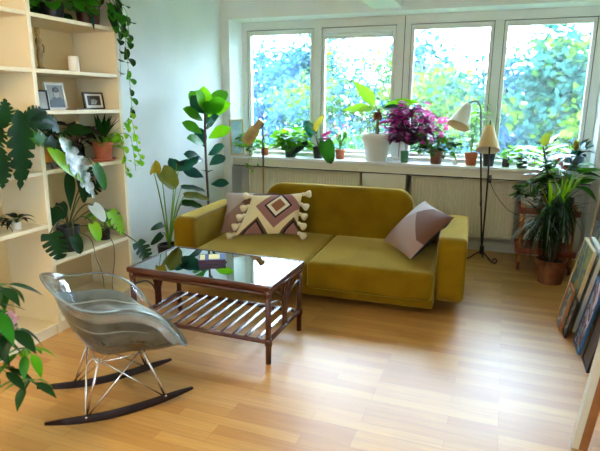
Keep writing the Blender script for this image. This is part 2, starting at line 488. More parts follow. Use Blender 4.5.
# ================================================================== BOOKCASE
BX = .384
bk = thing('bookcase', 'tall white open bookcase full of plants along the left wall', 'bookcase', (.19, -2.97, 0))
TH = .03
ya, ybm, yc = -2.19, -2.965, -3.76
for (y, nm) in ((ya-TH, 0), (ybm, 1), (yc, 2)):
    o = B((.006, y, 0), (BX, y+TH, 2.38)).build('side_panel', M_shelf, bk, smooth=False); bevel(o, .002)
B((.001, yc, .02), (.006, ya, 2.38)).build('back_panel', M_shback, bk, smooth=False)
for z in (1.992, 1.678, 1.4325, 1.069, .484, .075, 2.38):
    o = B((.006, ybm+TH+.001, z-.024), (BX-.002, ya-TH-.001, z)).build('shelf', M_shelf, bk, smooth=False); bevel(o, .002)
for z in (1.992, 1.678, 1.069, .735, .075, 2.38):
    o = B((.006, yc+TH+.001, z-.024), (BX-.002, ybm-.001, z)).build('shelf', M_shelf, bk, smooth=False); bevel(o, .002)
pl = MB(); pl.box((BX-.03, yc+TH, 0), (BX-.012, ybm, .05)); pl.box((BX-.03, ybm+TH, 0), (BX-.012, ya-TH, .05)); pl.build('plinth', M_shelf, bk, smooth=False)

# ================================================================== SOFA
M_sofa = mat('mustard_velvet', '7e600e', .95, var=1, h2='705409', scale=5, spec=.05, bump=300, sheen=1.0)
M_sofap = mat('mustard_piping', '6f5812', .7)
SR = math.radians(3)
sofa = thing('sofa', 'mustard yellow two seat sofa in front of the window', 'sofa', (1.69, -1.40, 0), SR)
Mz = Matrix.Identity(4)
def T(x, y, z): return Matrix.Translation((x, y, z))
RY90 = Matrix.Rotation(PI/2, 4, 'Z')
for k, sx in enumerate((-1, 1)):
    a = MB(); a.slab(.95, .47, .20, .085, .035, T(sx*1.03-(.022 if sx < 0 else 0), .035, .115+.235) @ RY90, cs=8, es=5)
    arm = a.build('armrest', M_sofa, sofa, world=False)
    pp = MB()
    # seam line along the front/top edge on the inner face
    xs_ = sx*1.03-(.022 if sx < 0 else 0) - sx*.094
    pp.tube(spline([(xs_, -.437, .13), (xs_, -.437, .50), (xs_, -.41, .565), (xs_, -.35, .583), (xs_, .44, .583)], 5), .004, 6)
    pp.build('piping', M_sofap, arm, world=False)
for (xa, xb) in ((-.947, .005), (.01, .925)):
    s = MB(); s.rbox(((xa+xb)/2, -.085, .248), (xb-xa, .89, .205), .035, 8, bulge=(0, 0, .018))
    s.build('seat_cushion', M_sofa, sofa, world=False)
b = MB(); b.slab(1.34, .56, .19, .15, .05, T(0, .46, .49) @ Matrix.Rotation(math.radians(-5), 4, 'X'), cs=10, es=6)
b.build('backrest', M_sofa, sofa, world=False)
b = MB(); b.rbox((0, .47, .345), (1.9, .10, .44), .04, 4); b.build('back_rail', M_sofa, sofa, world=False)
b = MB(); b.rbox((0, 0, .115), (1.85, .96, .07), .012, 4); b.build('base', M_sofa, sofa, world=False)
for (x, y) in ((-.8, -.26), (.8, -.26), (-.8, .36), (.8, .36)):
    l = MB(); l.tube([(x, y, 0), (x, y, .085)], [.018, .022], 10); l.build('leg', M_dark, sofa, world=False)

# ---- pillows
def quad_pillow(bl, brr, tr, tl, th, n=14, pinch=.06):
    bl, brr, tr, tl = map(V, (bl, brr, tr, tl))
    nrm = (brr-bl).cross(tl-bl).normalized()
    mb = MB(); idx = {}
    def P(u, v, sg):
        uu, vv = u*2-1, v*2-1
        pu = uu*(1-pinch*(1-vv*vv)); pv = vv*(1-pinch*(1-uu*uu))
        a, c = (pu+1)/2, (pv+1)/2
        p = bl*(1-a)*(1-c)+brr*a*(1-c)+tr*a*c+tl*(1-a)*c
        hgt = ((1-uu**2)*(1-vv**2))**.42
        return p + nrm*(sg*th/2*hgt)
    for sg in (1, -1):
        vs = []; fs = []; uv = []
        for i in range(n+1):
            for j in range(n+1):
                vs.append(P(i/n, j/n, sg)); uv.append((i/n, j/n))
        for i in range(n):
            for j in range(n):
                q = (i*(n+1)+j, (i+1)*(n+1)+j, (i+1)*(n+1)+j+1, i*(n+1)+j+1)
                fs.append(q if sg > 0 else tuple(reversed(q)))
        mb.add(vs, fs, 0 if sg > 0 else 1, uv)
    return mb, P
class NB:
    """small node-math helper"""
    def __init__(s, name, rough=.85):
        s.M = bpy.data.materials.new(name); s.M.use_nodes = True; s.nt = s.M.node_tree
        s.b = s.nt.nodes['Principled BSDF']; s.b.inputs['Roughness'].default_value = rough
        s.b.inputs['Specular IOR Level'].default_value = .2
        uvn = s.nt.nodes.new('ShaderNodeUVMap'); sp = s.nt.nodes.new('ShaderNodeSeparateXYZ')
        s.nt.links.new(uvn.outputs[0], sp.inputs[0]); s.u, s.v = sp.outputs[0], sp.outputs[1]
    def m(s, op, a, b=0):
        n = s.nt.nodes.new('ShaderNodeMath'); n.operation = op
        for i, x in enumerate((a, b)):
            if isinstance(x, (int, float)): n.inputs[i].default_value = x
            else: s.nt.links.new(x, n.inputs[i])
        return n.outputs[0]
    def mix(s, fac, a, b):
        n = s.nt.nodes.new('ShaderNodeMix'); n.data_type = 'RGBA'
        s.nt.links.new(fac, n.inputs['Factor'])
        for k, x in (('A', a), ('B', b)):
            if isinstance(x, str): n.inputs[k].default_value = (*hexc(x), 1)
            else: s.nt.links.new(x, n.inputs[k])
        return n.outputs['Result']
    def done(s, col, bump=0):
        s.nt.links.new(col, s.b.inputs['Base Color'])
        if bump:
            nz = s.nt.nodes.new('ShaderNodeTexNoise'); nz.inputs['Scale'].default_value = bump
            bp = s.nt.nodes.new('ShaderNodeBump'); bp.inputs['Strength'].default_value = .5; bp.inputs['Distance'].default_value = .006
            tc = s.nt.nodes.new('ShaderNodeTexCoord'); s.nt.links.new(tc.outputs['Object'], nz.inputs['Vector'])
            s.nt.links.new(nz.outputs['Fac'], bp.inputs['Height']); s.nt.links.new(bp.outputs['Normal'], s.b.inputs['Normal'])
        return s.M
def diamond_mat():
    n = NB('cream_diamond_weave')
    du = n.m('MULTIPLY', n.m('ABSOLUTE', n.m('SUBTRACT', n.u, .60)), 1/.44)
    dv = n.m('MULTIPLY', n.m('ABSOLUTE', n.m('SUBTRACT', n.v, .64)), 1/.56)
    d = n.m('ADD', du, dv)
    col = n.mix(n.m('GREATER_THAN', d, .98), '8f6560', 'd6c49a')
    col = n.mix(n.m('LESS_THAN', d, .60), col, '1c1c2a')
    col = n.mix(n.m('LESS_THAN', d, .50), col, 'd8cdb8')
    col = n.mix(n.m('LESS_THAN', d, .32), col, '8a5a44')
    for cx in (.28, .92):
        e = n.m('ADD', n.m('MULTIPLY', n.m('ABSOLUTE', n.m('SUBTRACT', n.u, cx)), 1.55), n.v)
        col = n.mix(n.m('LESS_THAN', e, .36), col, '5a4030')
        col = n.mix(n.m('LESS_THAN', e, .29), col, '17151c')
        col = n.mix(n.m('LESS_THAN', e, .23), col, '8a5f55')
    return n.done(col, 120)
def patch_mat(name, c1, c2, c3, ang):
    n = NB(name)
    a = n.m('ADD', n.m('MULTIPLY', n.u, ang), n.v)
    col = n.mix(n.m('GREATER_THAN', a, .95), c1, c2)
    b2 = n.m('SUBTRACT', n.v, n.m('MULTIPLY', n.u, 1.1))
    col = n.mix(n.m('GREATER_THAN', b2, .30), col, c3)
    c_ = n.m('ADD', n.m('MULTIPLY', n.u, .5), n.m('MULTIPLY', n.v, -1.0))
    col = n.mix(n.m('GREATER_THAN', c_, .18), col, c1)
    return n.done(col, 120)
M_tass = mat('cream_yarn', 'dccfae', .9, bump=150)
M_pback = mat('cream_cotton', 'd2c6b0', .9, bump=120)
def pillow(name, label, corners, th, front, back):
    c = sum((V(q) for q in corners), V())/4
    t = thing(name, label, 'pillow', (c.x, c.y, min(q[2] for q in corners)))
    mb, P = quad_pillow(*corners, th)
    mb.build('pillow_cover', [front, back], t)
    return t, P
pillow('pillow', 'mauve and brown patched pillow tucked behind the tasselled cream one',
       ((.76, -1.46, .375), (1.18, -1.30, .375), (1.14, -1.03, .69), (.67, -1.17, .68)), .15,
       patch_mat('mauve_patch_weave', '8d7067', '5e4234', 'a8968e', .9), M_pback)
PF = ((.94, -1.55, .385), (1.45, -1.36, .40), (1.40, -1.13, .72), (.98, -1.27, .69))
tp, PP = pillow('pillow', 'cream pillow with a mauve diamond, black zigzags and side tassels', PF, .15, diamond_mat(), M_pback)
for side in (0, 1):
    for k in range(5):
        v = .04+.23*k
        p = PP(side, v, 1); cpt = (V(PF[0])+V(PF[1])+V(PF[2])+V(PF[3]))/4
        out = (p-cpt); out = V((out.x, out.y*.5-.25*abs(out.x), -.10+.12*(k == 4))).normalized()
        tm = MB(); Mt = out.to_track_quat('Z', 'Y').to_matrix()
        tm.lathe([(.005, -.01), (.015, 0), (.018, .012), (.014, .022), (.026, .042), (.034, .064), (.026, .078), (0, .08)], p, 10, M=Mt)
        tm.build('tassel', M_tass, tp)
pillow('pillow', 'dusty pink and grey patched pillow leaning on the right armrest',
       ((2.15, -1.24, .385), (2.45, -1.70, .39), (2.715, -1.41, .665), (2.42, -.87, .68)), .16,
       patch_mat('pink_patch_weave', 'a08478', '6a4636', 'b3a29c', .75), mat('navy_teal_cloth', '31506a', .85, h2='1c2430', scale=5))

# ================================================================== COFFEE TABLE
M_cane = mat('red_brown_cane', '52210f', .3, var=1, h2='3a160b', scale=12, coat=.4)
M_slat = mat('polished_cane_slat', '6b3a24', .22, var=1, h2='512818', scale=14, coat=.6)
tx0, tx1, ty0, ty1, tz = .885, 1.84, -2.84, -2.32, .485
tb = thing('coffee_table', 'dark red cane coffee table with a glass top and slatted lower shelf', 'table', ((tx0+tx1)/2, (ty0+ty1)/2, 0))
fm = MB()
fm.rbox(((tx0+tx1)/2, ty0, tz-.018), (tx1-tx0+.04, .03, .036), .012, 4); fm.rbox(((tx0+tx1)/2, ty1, tz-.018), (tx1-tx0+.04, .03, .036), .012, 4)
fm.rbox((tx0, (ty0+ty1)/2, tz-.018), (.03, ty1-ty0, .036), .012, 4); fm.rbox((tx1, (ty0+ty1)/2, tz-.018), (.03, ty1-ty0, .036), .012, 4)
for y in (ty0+.004, ty1-.004): fm.tube([(tx0, y, tz-.052), (tx1, y, tz-.052)], .012, 10)
for x in (tx0+.004, tx1-.004): fm.tube([(x, ty0, tz-.052), (x, ty1, tz-.052)], .012, 10)
fm.build('table_frame', M_cane, tb)
B((tx0+.01, ty0+.01, tz-.012), (tx1-.01, ty1-.01, tz-.004)).build('glass_top', glassmat('table_glass', (.88, .94, .92), refl=3, ior=1.6), tb, smooth=False)
for x in (tx0+.01, tx1-.01):
    for y in (ty0+.01, ty1-.01):
        l = MB(); l.tube([(x, y, 0), (x, y, tz-.03)], [.0165, .018], 12)
        l.tube([(x, y, .115), (x, y, .155)], .022, 12); l.tube([(x, y, tz-.075), (x, y, tz-.035)], .0215, 12)
        l.build('leg', M_cane, tb)
zs = .135
rl = MB()
for y in (ty0+.01, ty1-.01): rl.tube([(tx0+.01, y, zs), (tx1-.01, y, zs)], .014, 10)
for x in (tx0+.01, tx1-.01): rl.tube([(x, ty0+.01, zs+.005), (x, ty1-.01, zs+.005)], .014, 10)
rl.build('shelf_rail', M_cane, tb)
sl = MB()
for k in range(11):
    x = tx0+.075+k*(tx1-tx0-.15)/10
    sl.rbox((x, (ty0+ty1)/2, zs+.012), (.026, ty1-ty0-.01, .012), .005, 3)
sl.build('shelf_slats', M_slat, tb)
for x in (tx0+.01, tx1-.01):
    cf = MB(); ym = (ty0+ty1)/2
    for k in range(5):
        o = (k-2)
        cf.tube(spline([(x+.004*(k % 2), ym+o*.013, zs), (x, ym+o*.014, zs+.16), (x, ym+o*.035, zs+.235), (x, ym+o*.088, tz-.05)], 5), .008, 7)
    for sgn in (-1, 1):
        cf.tube(spline([(x, ym+sgn*.03, zs+.12), (x, ym+sgn*.06, zs+.17), (x, ym+sgn*.13, zs+.215), (x, ym+sgn*.235, zs+.23)], 5), .006, 6)
    cf.build('cane_fan', M_cane, tb)
# game box
gx = thing('game_box', 'dark purple and cream box lying on the glass table top', 'box', (1.30, -2.535, tz-.004), math.radians(29.5))
M_purp = mat('purple_card', '241a5e', .35, h2='1a1450', scale=8); M_crm = mat('cream_card', 'e2cf8c', .4); M_mar = mat('maroon_card', '3c1524', .4); M_blu = mat('blue_card', '2a4aa8', .4)
g = MB(); g.rbox((0, 0, .015), (.172, .145, .030), .003, 3); g.build('lid', M_purp, gx, world=False, smooth=False)
g = MB(); g.box((-.022, -.052, .0295), (.048, .056, .0310)); g.box((-.078, -.056, .0295), (-.046, .052, .0310)); g.build('printed_panel', M_crm, gx, world=False, smooth=False)
g = MB(); g.box((.055, -.062, .0295), (.060, .062, .0309)); g.box((.066, -.062, .0295), (.071, .062, .0309)); g.box((-.036, -.062, .0295), (-.030, .062, .0309)); g.build('printed_stripe', M_blu, gx, world=False, smooth=False)
g = MB(); g.box((-.084, -.0731, .004), (.084, -.0720, .026)); g.build('side_print', M_mar, gx, world=False, smooth=False)

# ================================================================== ROCKING CHAIR
CA = math.atan2(.785, .619)
ch = thing('rocking_chair', 'clear grey tinted shell rocking chair on wire legs and dark rockers', 'chair', (1.255, -3.440, 0), CA)
# local x forward, y left (so right side is -y)
RIM = [(0, .305, 0, .305), (28, .30, .16, .295), (52, .25, .245, .345), (74, .165, .272, .49), (98, .03, .285, .578), (128, -.15, .265, .605), (155, -.25, .16, .665), (180, -.285, 0, .70)]
def rim(th):
    a = abs(((th+180) % 360)-180); sg = 1 if ((th+180) % 360)-180 >= 0 else -1
    for i in range(len(RIM)-1):
        if RIM[i][0] <= a <= RIM[i+1][0]:
            t = (a-RIM[i][0])/(RIM[i+1][0]-RIM[i][0])
            A = V(RIM[max(i-1, 0)][1:]); b_ = V(RIM[i][1:]); c_ = V(RIM[i+1][1:]); D = V(RIM[min(i+2, 7)][1:])
            if i == 0: A = V((RIM[1][1], -RIM[1][2], RIM[1][3]))
            if i == 6: D = V((RIM[6][1], -RIM[6][2], RIM[6][3]))
            p = .5*((2*b_)+(c_-A)*t+(2*A-5*b_+4*c_-D)*t*t+(3*b_-A-3*c_+D)*t**3)
            return V((p.x, p.y*sg, p.z))
ZB = .268
def shell(th, r):
    q = rim(th)
    flare = max(0, (r-.9)/.1)**2*.018
    hor = V((q.x-.0, q.y, 0)); k = r**.92
    g = r**2.5
    fz = ZB+(q.z-ZB)*g
    if abs(((th+180) % 360)-180) < 50: fz = ZB+(q.z-ZB)*r**2 + .05*math.sin(PI*min(1, r))*math.cos(math.radians(th))*(1-abs(((th+180) % 360)-180)/50)
    return V((q.x*k, q.y*k, fz)) + hor.normalized()*flare
NT, NR = 72, 18
sh = MB(); vs = [shell(0, 0)]; fs = []
for j in range(1, NR+1):
    for i in range(NT): vs.append(shell(i*360/NT, j/NR))
for i in range(NT): fs.append((0, 1+i, 1+(i+1) % NT))
for j in range(NR-1):
    for i in range(NT): fs.append((1+j*NT+i, 1+(j+1)*NT+i, 1+(j+1)*NT+(i+1) % NT, 1+j*NT+(i+1) % NT))
sh.add(vs, fs)
M_shell = glassmat('smoky_clear_plastic', (.97, .985, .975), refl=.65, rough=.04, ior=1.5)
so = sh.build('shell', M_shell, ch, world=False)
md = so.modifiers.new('thick', 'SOLIDIFY'); md.thickness = .005; md.offset = 1
rmb = MB(); pts = [shell(i*360/NT, 1) for i in range(NT)]; pts.append(pts[0]); rmb.tube(pts, .006, 8, cap=False)
rmb.build('shell_rim', glassmat('clear_rim', (.62, .74, .66), haze=.25, refl=3, rough=.08), so, world=False)
# cushion that follows the shell
M_pad = mat('grey_satin', '7c7e72', .45, var=1, h2='55574c', scale=9, sheen=.3, bump=18)
pad = MB(); NT2, NR2 = 48, 10; RP = .88
def padp(th, r, top):
    lo = shell(th, RP*r) + V((0, 0, .008))
    if not top: return lo
    edge = shell(th, RP)+V((0, 0, .012))
    t = r**3.2
    zt = .440 - .075*max(0, lo.x/.3)
    q = V((lo.x, lo.y, zt + .012*(1-r*r) + .006*math.sin(lo.x*30)*math.cos(lo.y*22)))
    # round over the edge
    e = max(0, (r-.82)/.18)
    q.z = q.z*(1-e**3) + max(edge.z, lo.z)*e**3
    return q if q.z > lo.z else lo
for top in (1, 0):
    vs = [padp(0, 0, top)]; fs = []
    for j in range(1, NR2+1):
        for i in range(NT2): vs.append(padp(i*360/NT2, j/NR2, top))
    for i in range(NT2): fs.append((0, 1+i, 1+(i+1) % NT2))
    for j in range(NR2-1):
        for i in range(NT2): fs.append((1+j*NT2+i, 1+(j+1)*NT2+i, 1+(j+1)*NT2+(i+1) % NT2, 1+j*NT2+(i+1) % NT2))
    if not top: fs = [tuple(reversed(q)) for q in fs]
    pad.add(vs, fs)
pd = pad.build('seat_cushion', M_pad, ch, world=False)
pc = MB(); pts = [padp(i*360/NT2, .9, 1)+V((0, 0, .002)) for i in range(NT2)]; pts.append(pts[0]); pc.tube(pts, .004, 6, cap=False)
pc.build('piping', mat('pale_grey_piping', 'a3a498', .5), pd, world=False)
def runz(x): return .012+.13*(abs(x)/.36)**2.1*.75 if True else 0
M_rock = mat('dark_walnut', '26100a', .5, var=1, h2='180906', scale=10, spec=.25)
for y in (-.18, .18):
    rk = MB(); n = 28; vs = []; fs = []
    for i in range(n+1):
        x = -.365+.70*i/n; tt = abs(2*i/n-1)
        h = .030*(1-tt**4)+.006; wd = .011
        zc = .003+(.055 if x < 0 else .042)*(abs(x)/.35)**2.2 ; 
        for (dy, dz) in ((-wd, 0), (wd, 0), (wd, h*.8), (wd*.6, h), (-wd*.6, h), (-wd, h*.8)):
            vs.append((x, y+dy, zc+dz))
    for i in range(n):
        for k in range(6): fs.append((i*6+k, i*6+(k+1) % 6, (i+1)*6+(k+1) % 6, (i+1)*6+k))
    fs.append((5, 4, 3, 2, 1, 0)); fs.append(tuple(n*6+k for k in range(6)))
    rk.add(vs, fs); o = rk.build('rocker', M_rock, ch, world=False); sharp(o, 40)
    for x in (-.19, .19):
        sm = MB(); yy = y + (.0125 if y > 0 else -.0125)
        sm.tube([(x, y+(-.0135 if y < 0 else .0135), .045), (x, y+(-.010 if y < 0 else .010), .045)], .006, 8); sm.build('bolt', M_steel, o, world=False)
for sy in (-1, 1):
    for sx in (-1, 1):
        lg = MB(); hole = V((sx*.19, sy*.178, .034))
        m1 = V((sx*.10, sy*.13, ZB+.035)); m2 = V((-sx*.11, sy*.10, ZB+.02)); m3 = V((sx*.12, -sy*.09, ZB+.02))
        lg.tube([hole, m1], .0058, 8); lg.tube([hole, m2], .0042, 8); lg.tube([hole+V((0, 0, .02)), m3], .0042, 8)
        lg.build('leg', M_steel, ch, world=False)
mt = MB()
for x in (-.11, .11): mt.tube([(x, -.14, ZB+.012), (x, -.05, ZB-.006), (x, .05, ZB-.006), (x, .14, ZB+.012)], .005, 8)
for y in (-.13, .13): mt.tube([(-.11, y, ZB+.01), (.11, y, ZB+.01)], .005, 8)
mt.build('under_frame', M_steel, ch, world=False)

# ================================================================== LAMPS
M_shW = mat('white_lampshade', 'e6e2d2', .6, trans=.4, tcol='f2eddc'); M_shC = mat('cream_lampshade', 'd8bd7c', .6, trans=.35, tcol='e8b850')
M_shIn = mat('lampshade_lining', 'e8dcb8', .6)
fl_ = thing('floor_lamp', 'black floor lamp with two cone shades beside the sofa', 'lamp', (2.90, -.12, 0))
hub = V((2.90, -.12, .085))
bs = MB()
for a in (200, 320, 80):
    d = V((math.cos(math.radians(a)), math.sin(math.radians(a)), 0))
    if a == 80: d *= .5
    bs.tube(spline([hub, hub+d*.06+V((0,0,-.03)), hub+d*.12+V((0,0,-.072)), hub+d*.17+V((0,0,-.079)), hub+d*.19+V((0,0,-.05)), hub+d*.165+V((0,0,-.035)), hub+d*.14+V((0,0,-.06))], 5), .007, 8)
bs.build('base', M_dark, fl_)
bs = MB(); bs.tube([hub+V((0,0,-.03)), hub+V((0,0,.05))], .022, 12); bs.build('hub', M_dark, fl_)
def cone_shade(name, topc, axis, length, r0, r1, mat_, parent):
    Mt = V(axis).to_track_quat('Z', 'Y').to_matrix()
    o = MB(); o.lathe([(0, 0), (r0, 0), (r1, length)], topc, 28, 0, Mt)
    ob = o.build(name, mat_, parent); sharp(ob, 60)
    ri = MB(); ri.lathe([(r0*.9, .004), (r1*.985, length-.001), (r1, length)], topc, 28, 0, Mt); ri.build('shade_lining', M_shIn, ob)
    return ob
p1 = MB(); p1.tube(spline([hub, (2.84, -.12, .75), (2.79, -.12, 1.36), (2.775, -.12, 1.47), (2.735, -.12, 1.515), (2.69, -.12, 1.505), (2.655, -.12, 1.475)], 7), .0085, 10); p1.build('pole', M_dark, fl_)
cone_shade('lamp_shade', (2.665, -.12, 1.482), (-.34, -.50, -1), .225, .036, .108, M_shW, fl_)
p2 = MB(); p2.tube(spline([hub, (2.90, -.125, .6), (2.895, -.13, .95), (2.875, -.13, 1.345)], 6), .0085, 10); p2.build('pole', M_dark, fl_)
cone_shade('lamp_shade', (2.872, -.13, 1.29), (.03, -.42, -1), .235, .037, .108, M_shC, fl_)
sw = MB(); sw.rbox((2.915, -.135, .80), (.035, .03, .075), .006, 3); sw.build('switch_box', M_dark, fl_)
cb = MB(); cb.tube(spline([(2.92, -.125, .77), (2.97, -.06, .66), (3.05, -.03, .55), (3.13, -.03, .48), (3.22, -.02, .45), (3.32, .08, .43), (3.36, .2, .40)], 6), .003, 6); cb.build('cable', M_dark, fl_)

wl = thing('floor_lamp', 'slim brass pole lamp with a ribbed wooden head behind the sofa', 'lamp', (.555, -.12, 0))
q = MB(); q.lathe([(0, 0), (.11, 0), (.11, .012), (.02, .02), (0, .02)], (.555, -.12, 0), 24); q.build('base', M_dark, wl)
q = MB(); q.tube([(.555, -.12, .015), (.555, -.12, .80)], .0085, 10); q.build('pole', M_brass, wl)
q = MB(); q.tube([(.555, -.12, .80), (.555, -.12, 1.30)], .009, 10); q.tube([(.555, -.12, 1.30), (.555, -.12, 1.385)], .006, 8); q.tube([(.555, -.12, 1.25), (.555, -.12, 1.275)], .016, 10); q.build('upper_pole', M_dark, wl)
M_oakr = mat('ribbed_oak', 'c09a58', .5, var=1, h2='a87f44', scale=12)
hx = MB(); ax = V((-.58, -.10, -.80)).normalized(); Mt = ax.to_track_quat('Z', 'Y').to_matrix(); prof = []
vs = []; fs = []; sg_ = 48
for (r, z) in ((0, 0), (.028, 0), (.034, .01), (.036, .09), (.058, .14), (.062, .30), (.054, .30), (.05, .15)):
    for k in range(sg_):
        a = 2*PI*k/sg_; rr = r*(1+(.06 if k % 2 else 0))
        vs.append(V((.545, -.13, 1.30)) + Mt @ V((rr*math.cos(a), rr*math.sin(a), z)))
for i in range(7):
    for k in range(sg_): fs.append((i*sg_+k, i*sg_+(k+1) % sg_, (i+1)*sg_+(k+1) % sg_, (i+1)*sg_+k))
hx.add(vs, fs); hx.build('lamp_head', M_oakr, wl, smooth=False)

# ================================================================== PLANT KIT
def pot(parent, x, y, z, r, h, m_, taper=.75, rim_h=.2, soil=True, lip=1.0, name='pot'):
    p = MB(); rb = r*taper
    if rim_h: prof = [(0, 0), (rb, 0), (r*.94*(1-.02), h*(1-rim_h)), (r, h*(1-rim_h)), (r*1.02, h), (r*.9, h), (r*.86, h*.86), (0, h*.86)]
    else: prof = [(0, 0), (rb*.96, 0), (rb, h*.03), (r, h*.97), (r*.98, h), (r*.9, h), (r*.87, h*.88), (0, h*.88)]
    p.lathe(prof, (x, y, z), 28); o = p.build(name, m_, parent); sharp(o, 40)
    if soil:
        s_ = MB(); s_.lathe([(r*.88, h*.87), (r*.5, h*.895), (0, h*.9)], (x, y, z), 20); s_.build('soil', M_soil, parent)
    return V((x, y, z+h*.88))
def bush(F, S, c, rx, ry, h, n, L, W, shape, mis=(0,), low=-.1, droop=(.3, .9), stem=.0018, jl=.3, seed=0, inner=.35):
    q = random.Random(seed)
    for i in range(n):
        a = q.uniform(0, 2*PI); zz = q.uniform(low, 1); rr = math.sqrt(max(.02, 1-max(0, zz)**2)); k = q.uniform(inner, 1)**.6
        tip = V((c[0]+rx*rr*k*math.cos(a), c[1]+ry*rr*k*math.sin(a), c[2]+h*zz*k + h*.12))
        d = V((math.cos(a)*.9, math.sin(a)*.9, q.uniform(-.25, .7))).normalized()
        if S is not None:
            mid = (V(c)+tip)/2 + V((0, 0, h*.12)); S.tube(bez(c, mid, tip, 4), stem, 5, cap=False)
        l = L*q.uniform(1-jl, 1+jl)
        F.leaf(tip, d, l, W*l/L, shape, q.uniform(*droop), q.uniform(.1, .4), mi=q.choice(mis), nu=5, twist=q.uniform(-.5, .5))
def vine(F, S, pts, L, W, gap, mis=(0,), shape='heart', seed=1, r=.0016, side=.02):
    q = random.Random(seed); path = spline(pts, 8); S.tube(path, r, 5, cap=False)
    acc = 0; k = 0
    for i in range(1, len(path)):
        acc += (path[i]-path[i-1]).length
        if acc > gap:
            acc = 0; k += 1; a = q.uniform(-.6, .6)+(PI if k % 2 else 0)
            t = (path[i]-path[i-1]).normalized()
            d = V((math.cos(a)*.7+.35, math.sin(a)*.6+(.7 if k % 2 else -.7), q.uniform(-.7, .2))).normalized()
            p = path[i]+d*side; S.tube([path[i], p], r*.7, 4, cap=False)
            l = L*q.uniform(.7, 1.15)
            F.leaf(p, d, l, W*l/L, shape, q.uniform(.3, .9), .25, mi=q.choice(mis), nu=6, up=(.5, 0, .8))
def plant(label, loc, group=None, name='potted_plant', cat='plant'):
    return thing(name, label, cat, loc, group=group)

# ================================================================== PLANTS ON THE SILL
Z = ZS
# framed print leaning at left reveal
pf = thing('picture_frame', 'thin wooden frame with a pale blue print leaning in the window corner', 'picture', (.16, .07, Z))
def leaning_frame(parent, bl, br_, h, lean, fwd, fw_, th, mf, mp_, pic='picture'):
    """rectangle with bottom edge bl->br_, leaning; fwd = facing direction (horizontal unit)"""
    bl, br_ = V(bl), V(br_); ex = (br_-bl); wd = ex.length; ex.normalize(); f_ = V(fwd).normalized()
    ez = (V((0, 0, 1))*math.cos(lean) - f_*math.sin(lean)); ey = -(ez.cross(ex)); 
    if ey.dot(f_) < 0: ey = -ey
    def P(x, z, y): return bl + ex*x + ez*z + ey*y
    def bx(mb, x0_, x1_, z0_, z1_, y0_, y1_):
        vs = [P(x, z, y) for z in (z0_, z1_) for (x, y) in ((x0_, y0_), (x1_, y0_), (x1_, y1_), (x0_, y1_))]
        mb.add(vs, [(3,2,1,0),(4,5,6,7),(0,1,5,4),(1,2,6,5),(2,3,7,6),(3,0,4,7)])
    m_ = MB()
    bx(m_, 0, fw_, 0, h, -th, 0); bx(m_, wd-fw_, wd, 0, h, -th, 0); bx(m_, fw_, wd-fw_, 0, fw_, -th, 0); bx(m_, fw_, wd-fw_, h-fw_, h, -th, 0)
    m_.build('frame', mf, parent, smooth=False)
    p_ = MB(); bx(p_, fw_, wd-fw_, fw_, h-fw_, -th*.9, -th*.25); o = p_.build(pic, mp_, parent, smooth=False)
    return P
M_oakf = mat('pale_oak_frame', 'c09a5c', .5)
leaning_frame(pf, (.112, -.03, Z), (.215, .10, Z), .40, .06, (.78, -.62, 0), .014, .016, M_oakf, mat('pale_blue_print', 'a9c4cc', .3, h2='6f96a4', scale=6), 'print')
# pothos on sill left
pp_ = plant('trailing green vine spilling over the left end of the sill', (.30, .06, Z))
c = pot(pp_, .30, .06, Z, .05, .085, M_potw, .8, 0)
F = MB(); S = MB()
bush(F, S, c, .19, .09, .16, 60, .075, .06, 'heart', (0, 1), seed=3)
vine(F, S, [c, (.33, -.02, Z+.09), (.36, -.06, Z+.0), (.33, -.065, Z-.09), (.30, -.07, Z-.06)], .07, .055, .045, (0, 1), seed=4)
vine(F, S, [c, (.40, .0, Z+.08), (.47, -.06, Z+.0), (.45, -.07, Z-.10), (.38, -.07, Z-.14)], .06, .05, .10, (0, 1), seed=5)
F.build('foliage', [L_mid, L_bright], pp_); S.build('stems', M_stem, pp_)

def sill_plant(label, x, y, r, h, mpot, rim_h=.2, taper=.75):
    t = plant(label, (x, y, Z)); return t, pot(t, x, y, Z, r, h, mpot, taper, rim_h)
# 1 small terracotta with reddish plant
t, c = sill_plant('small terracotta pot with drooping red brown leaves beside the wooden lamp head', .46, .13, .048, .085, M_terra)
F = MB(); S = MB(); L_redb = leafmat('red_brown_leaf', '6a2f22', '3c2a1c', 'a8402a', .3)
bush(F, S, c, .05, .05, .06, 12, .05, .03, 'ovate', (0,), seed=8)
for (dx, dz) in ((.02, .16), (.05, .19), (.0, .12)):
    S.tube(bez(c, c+V((0, 0, dz*.7)), c+V((dx, -.02, dz)), 5), .0018, 5); F.leaf(c+V((dx, -.02, dz)), (-.4, -.5, -.5), .07, .04, 'ovate', .6, .2, mi=0)
    F.leaf(c+V((dx, -.02, dz)), (.6, -.3, .3), .06, .035, 'ovate', .6, .2, mi=0)
F.build('foliage', L_redb, t); S.build('stems', M_wstem, t)
# 2 bushy green
t, c = sill_plant('bushy bright green plant in a dark green pot on the sill', .80, .08, .068, .115, M_potg, 0, .85)
F = MB(); S = MB(); bush(F, S, c, .20, .13, .19, 110, .095, .088, 'round', (0, 1, 1), seed=9, low=-.15)
F.build('foliage', [L_mid, L_bright], t); S.build('stems', M_stem, t)
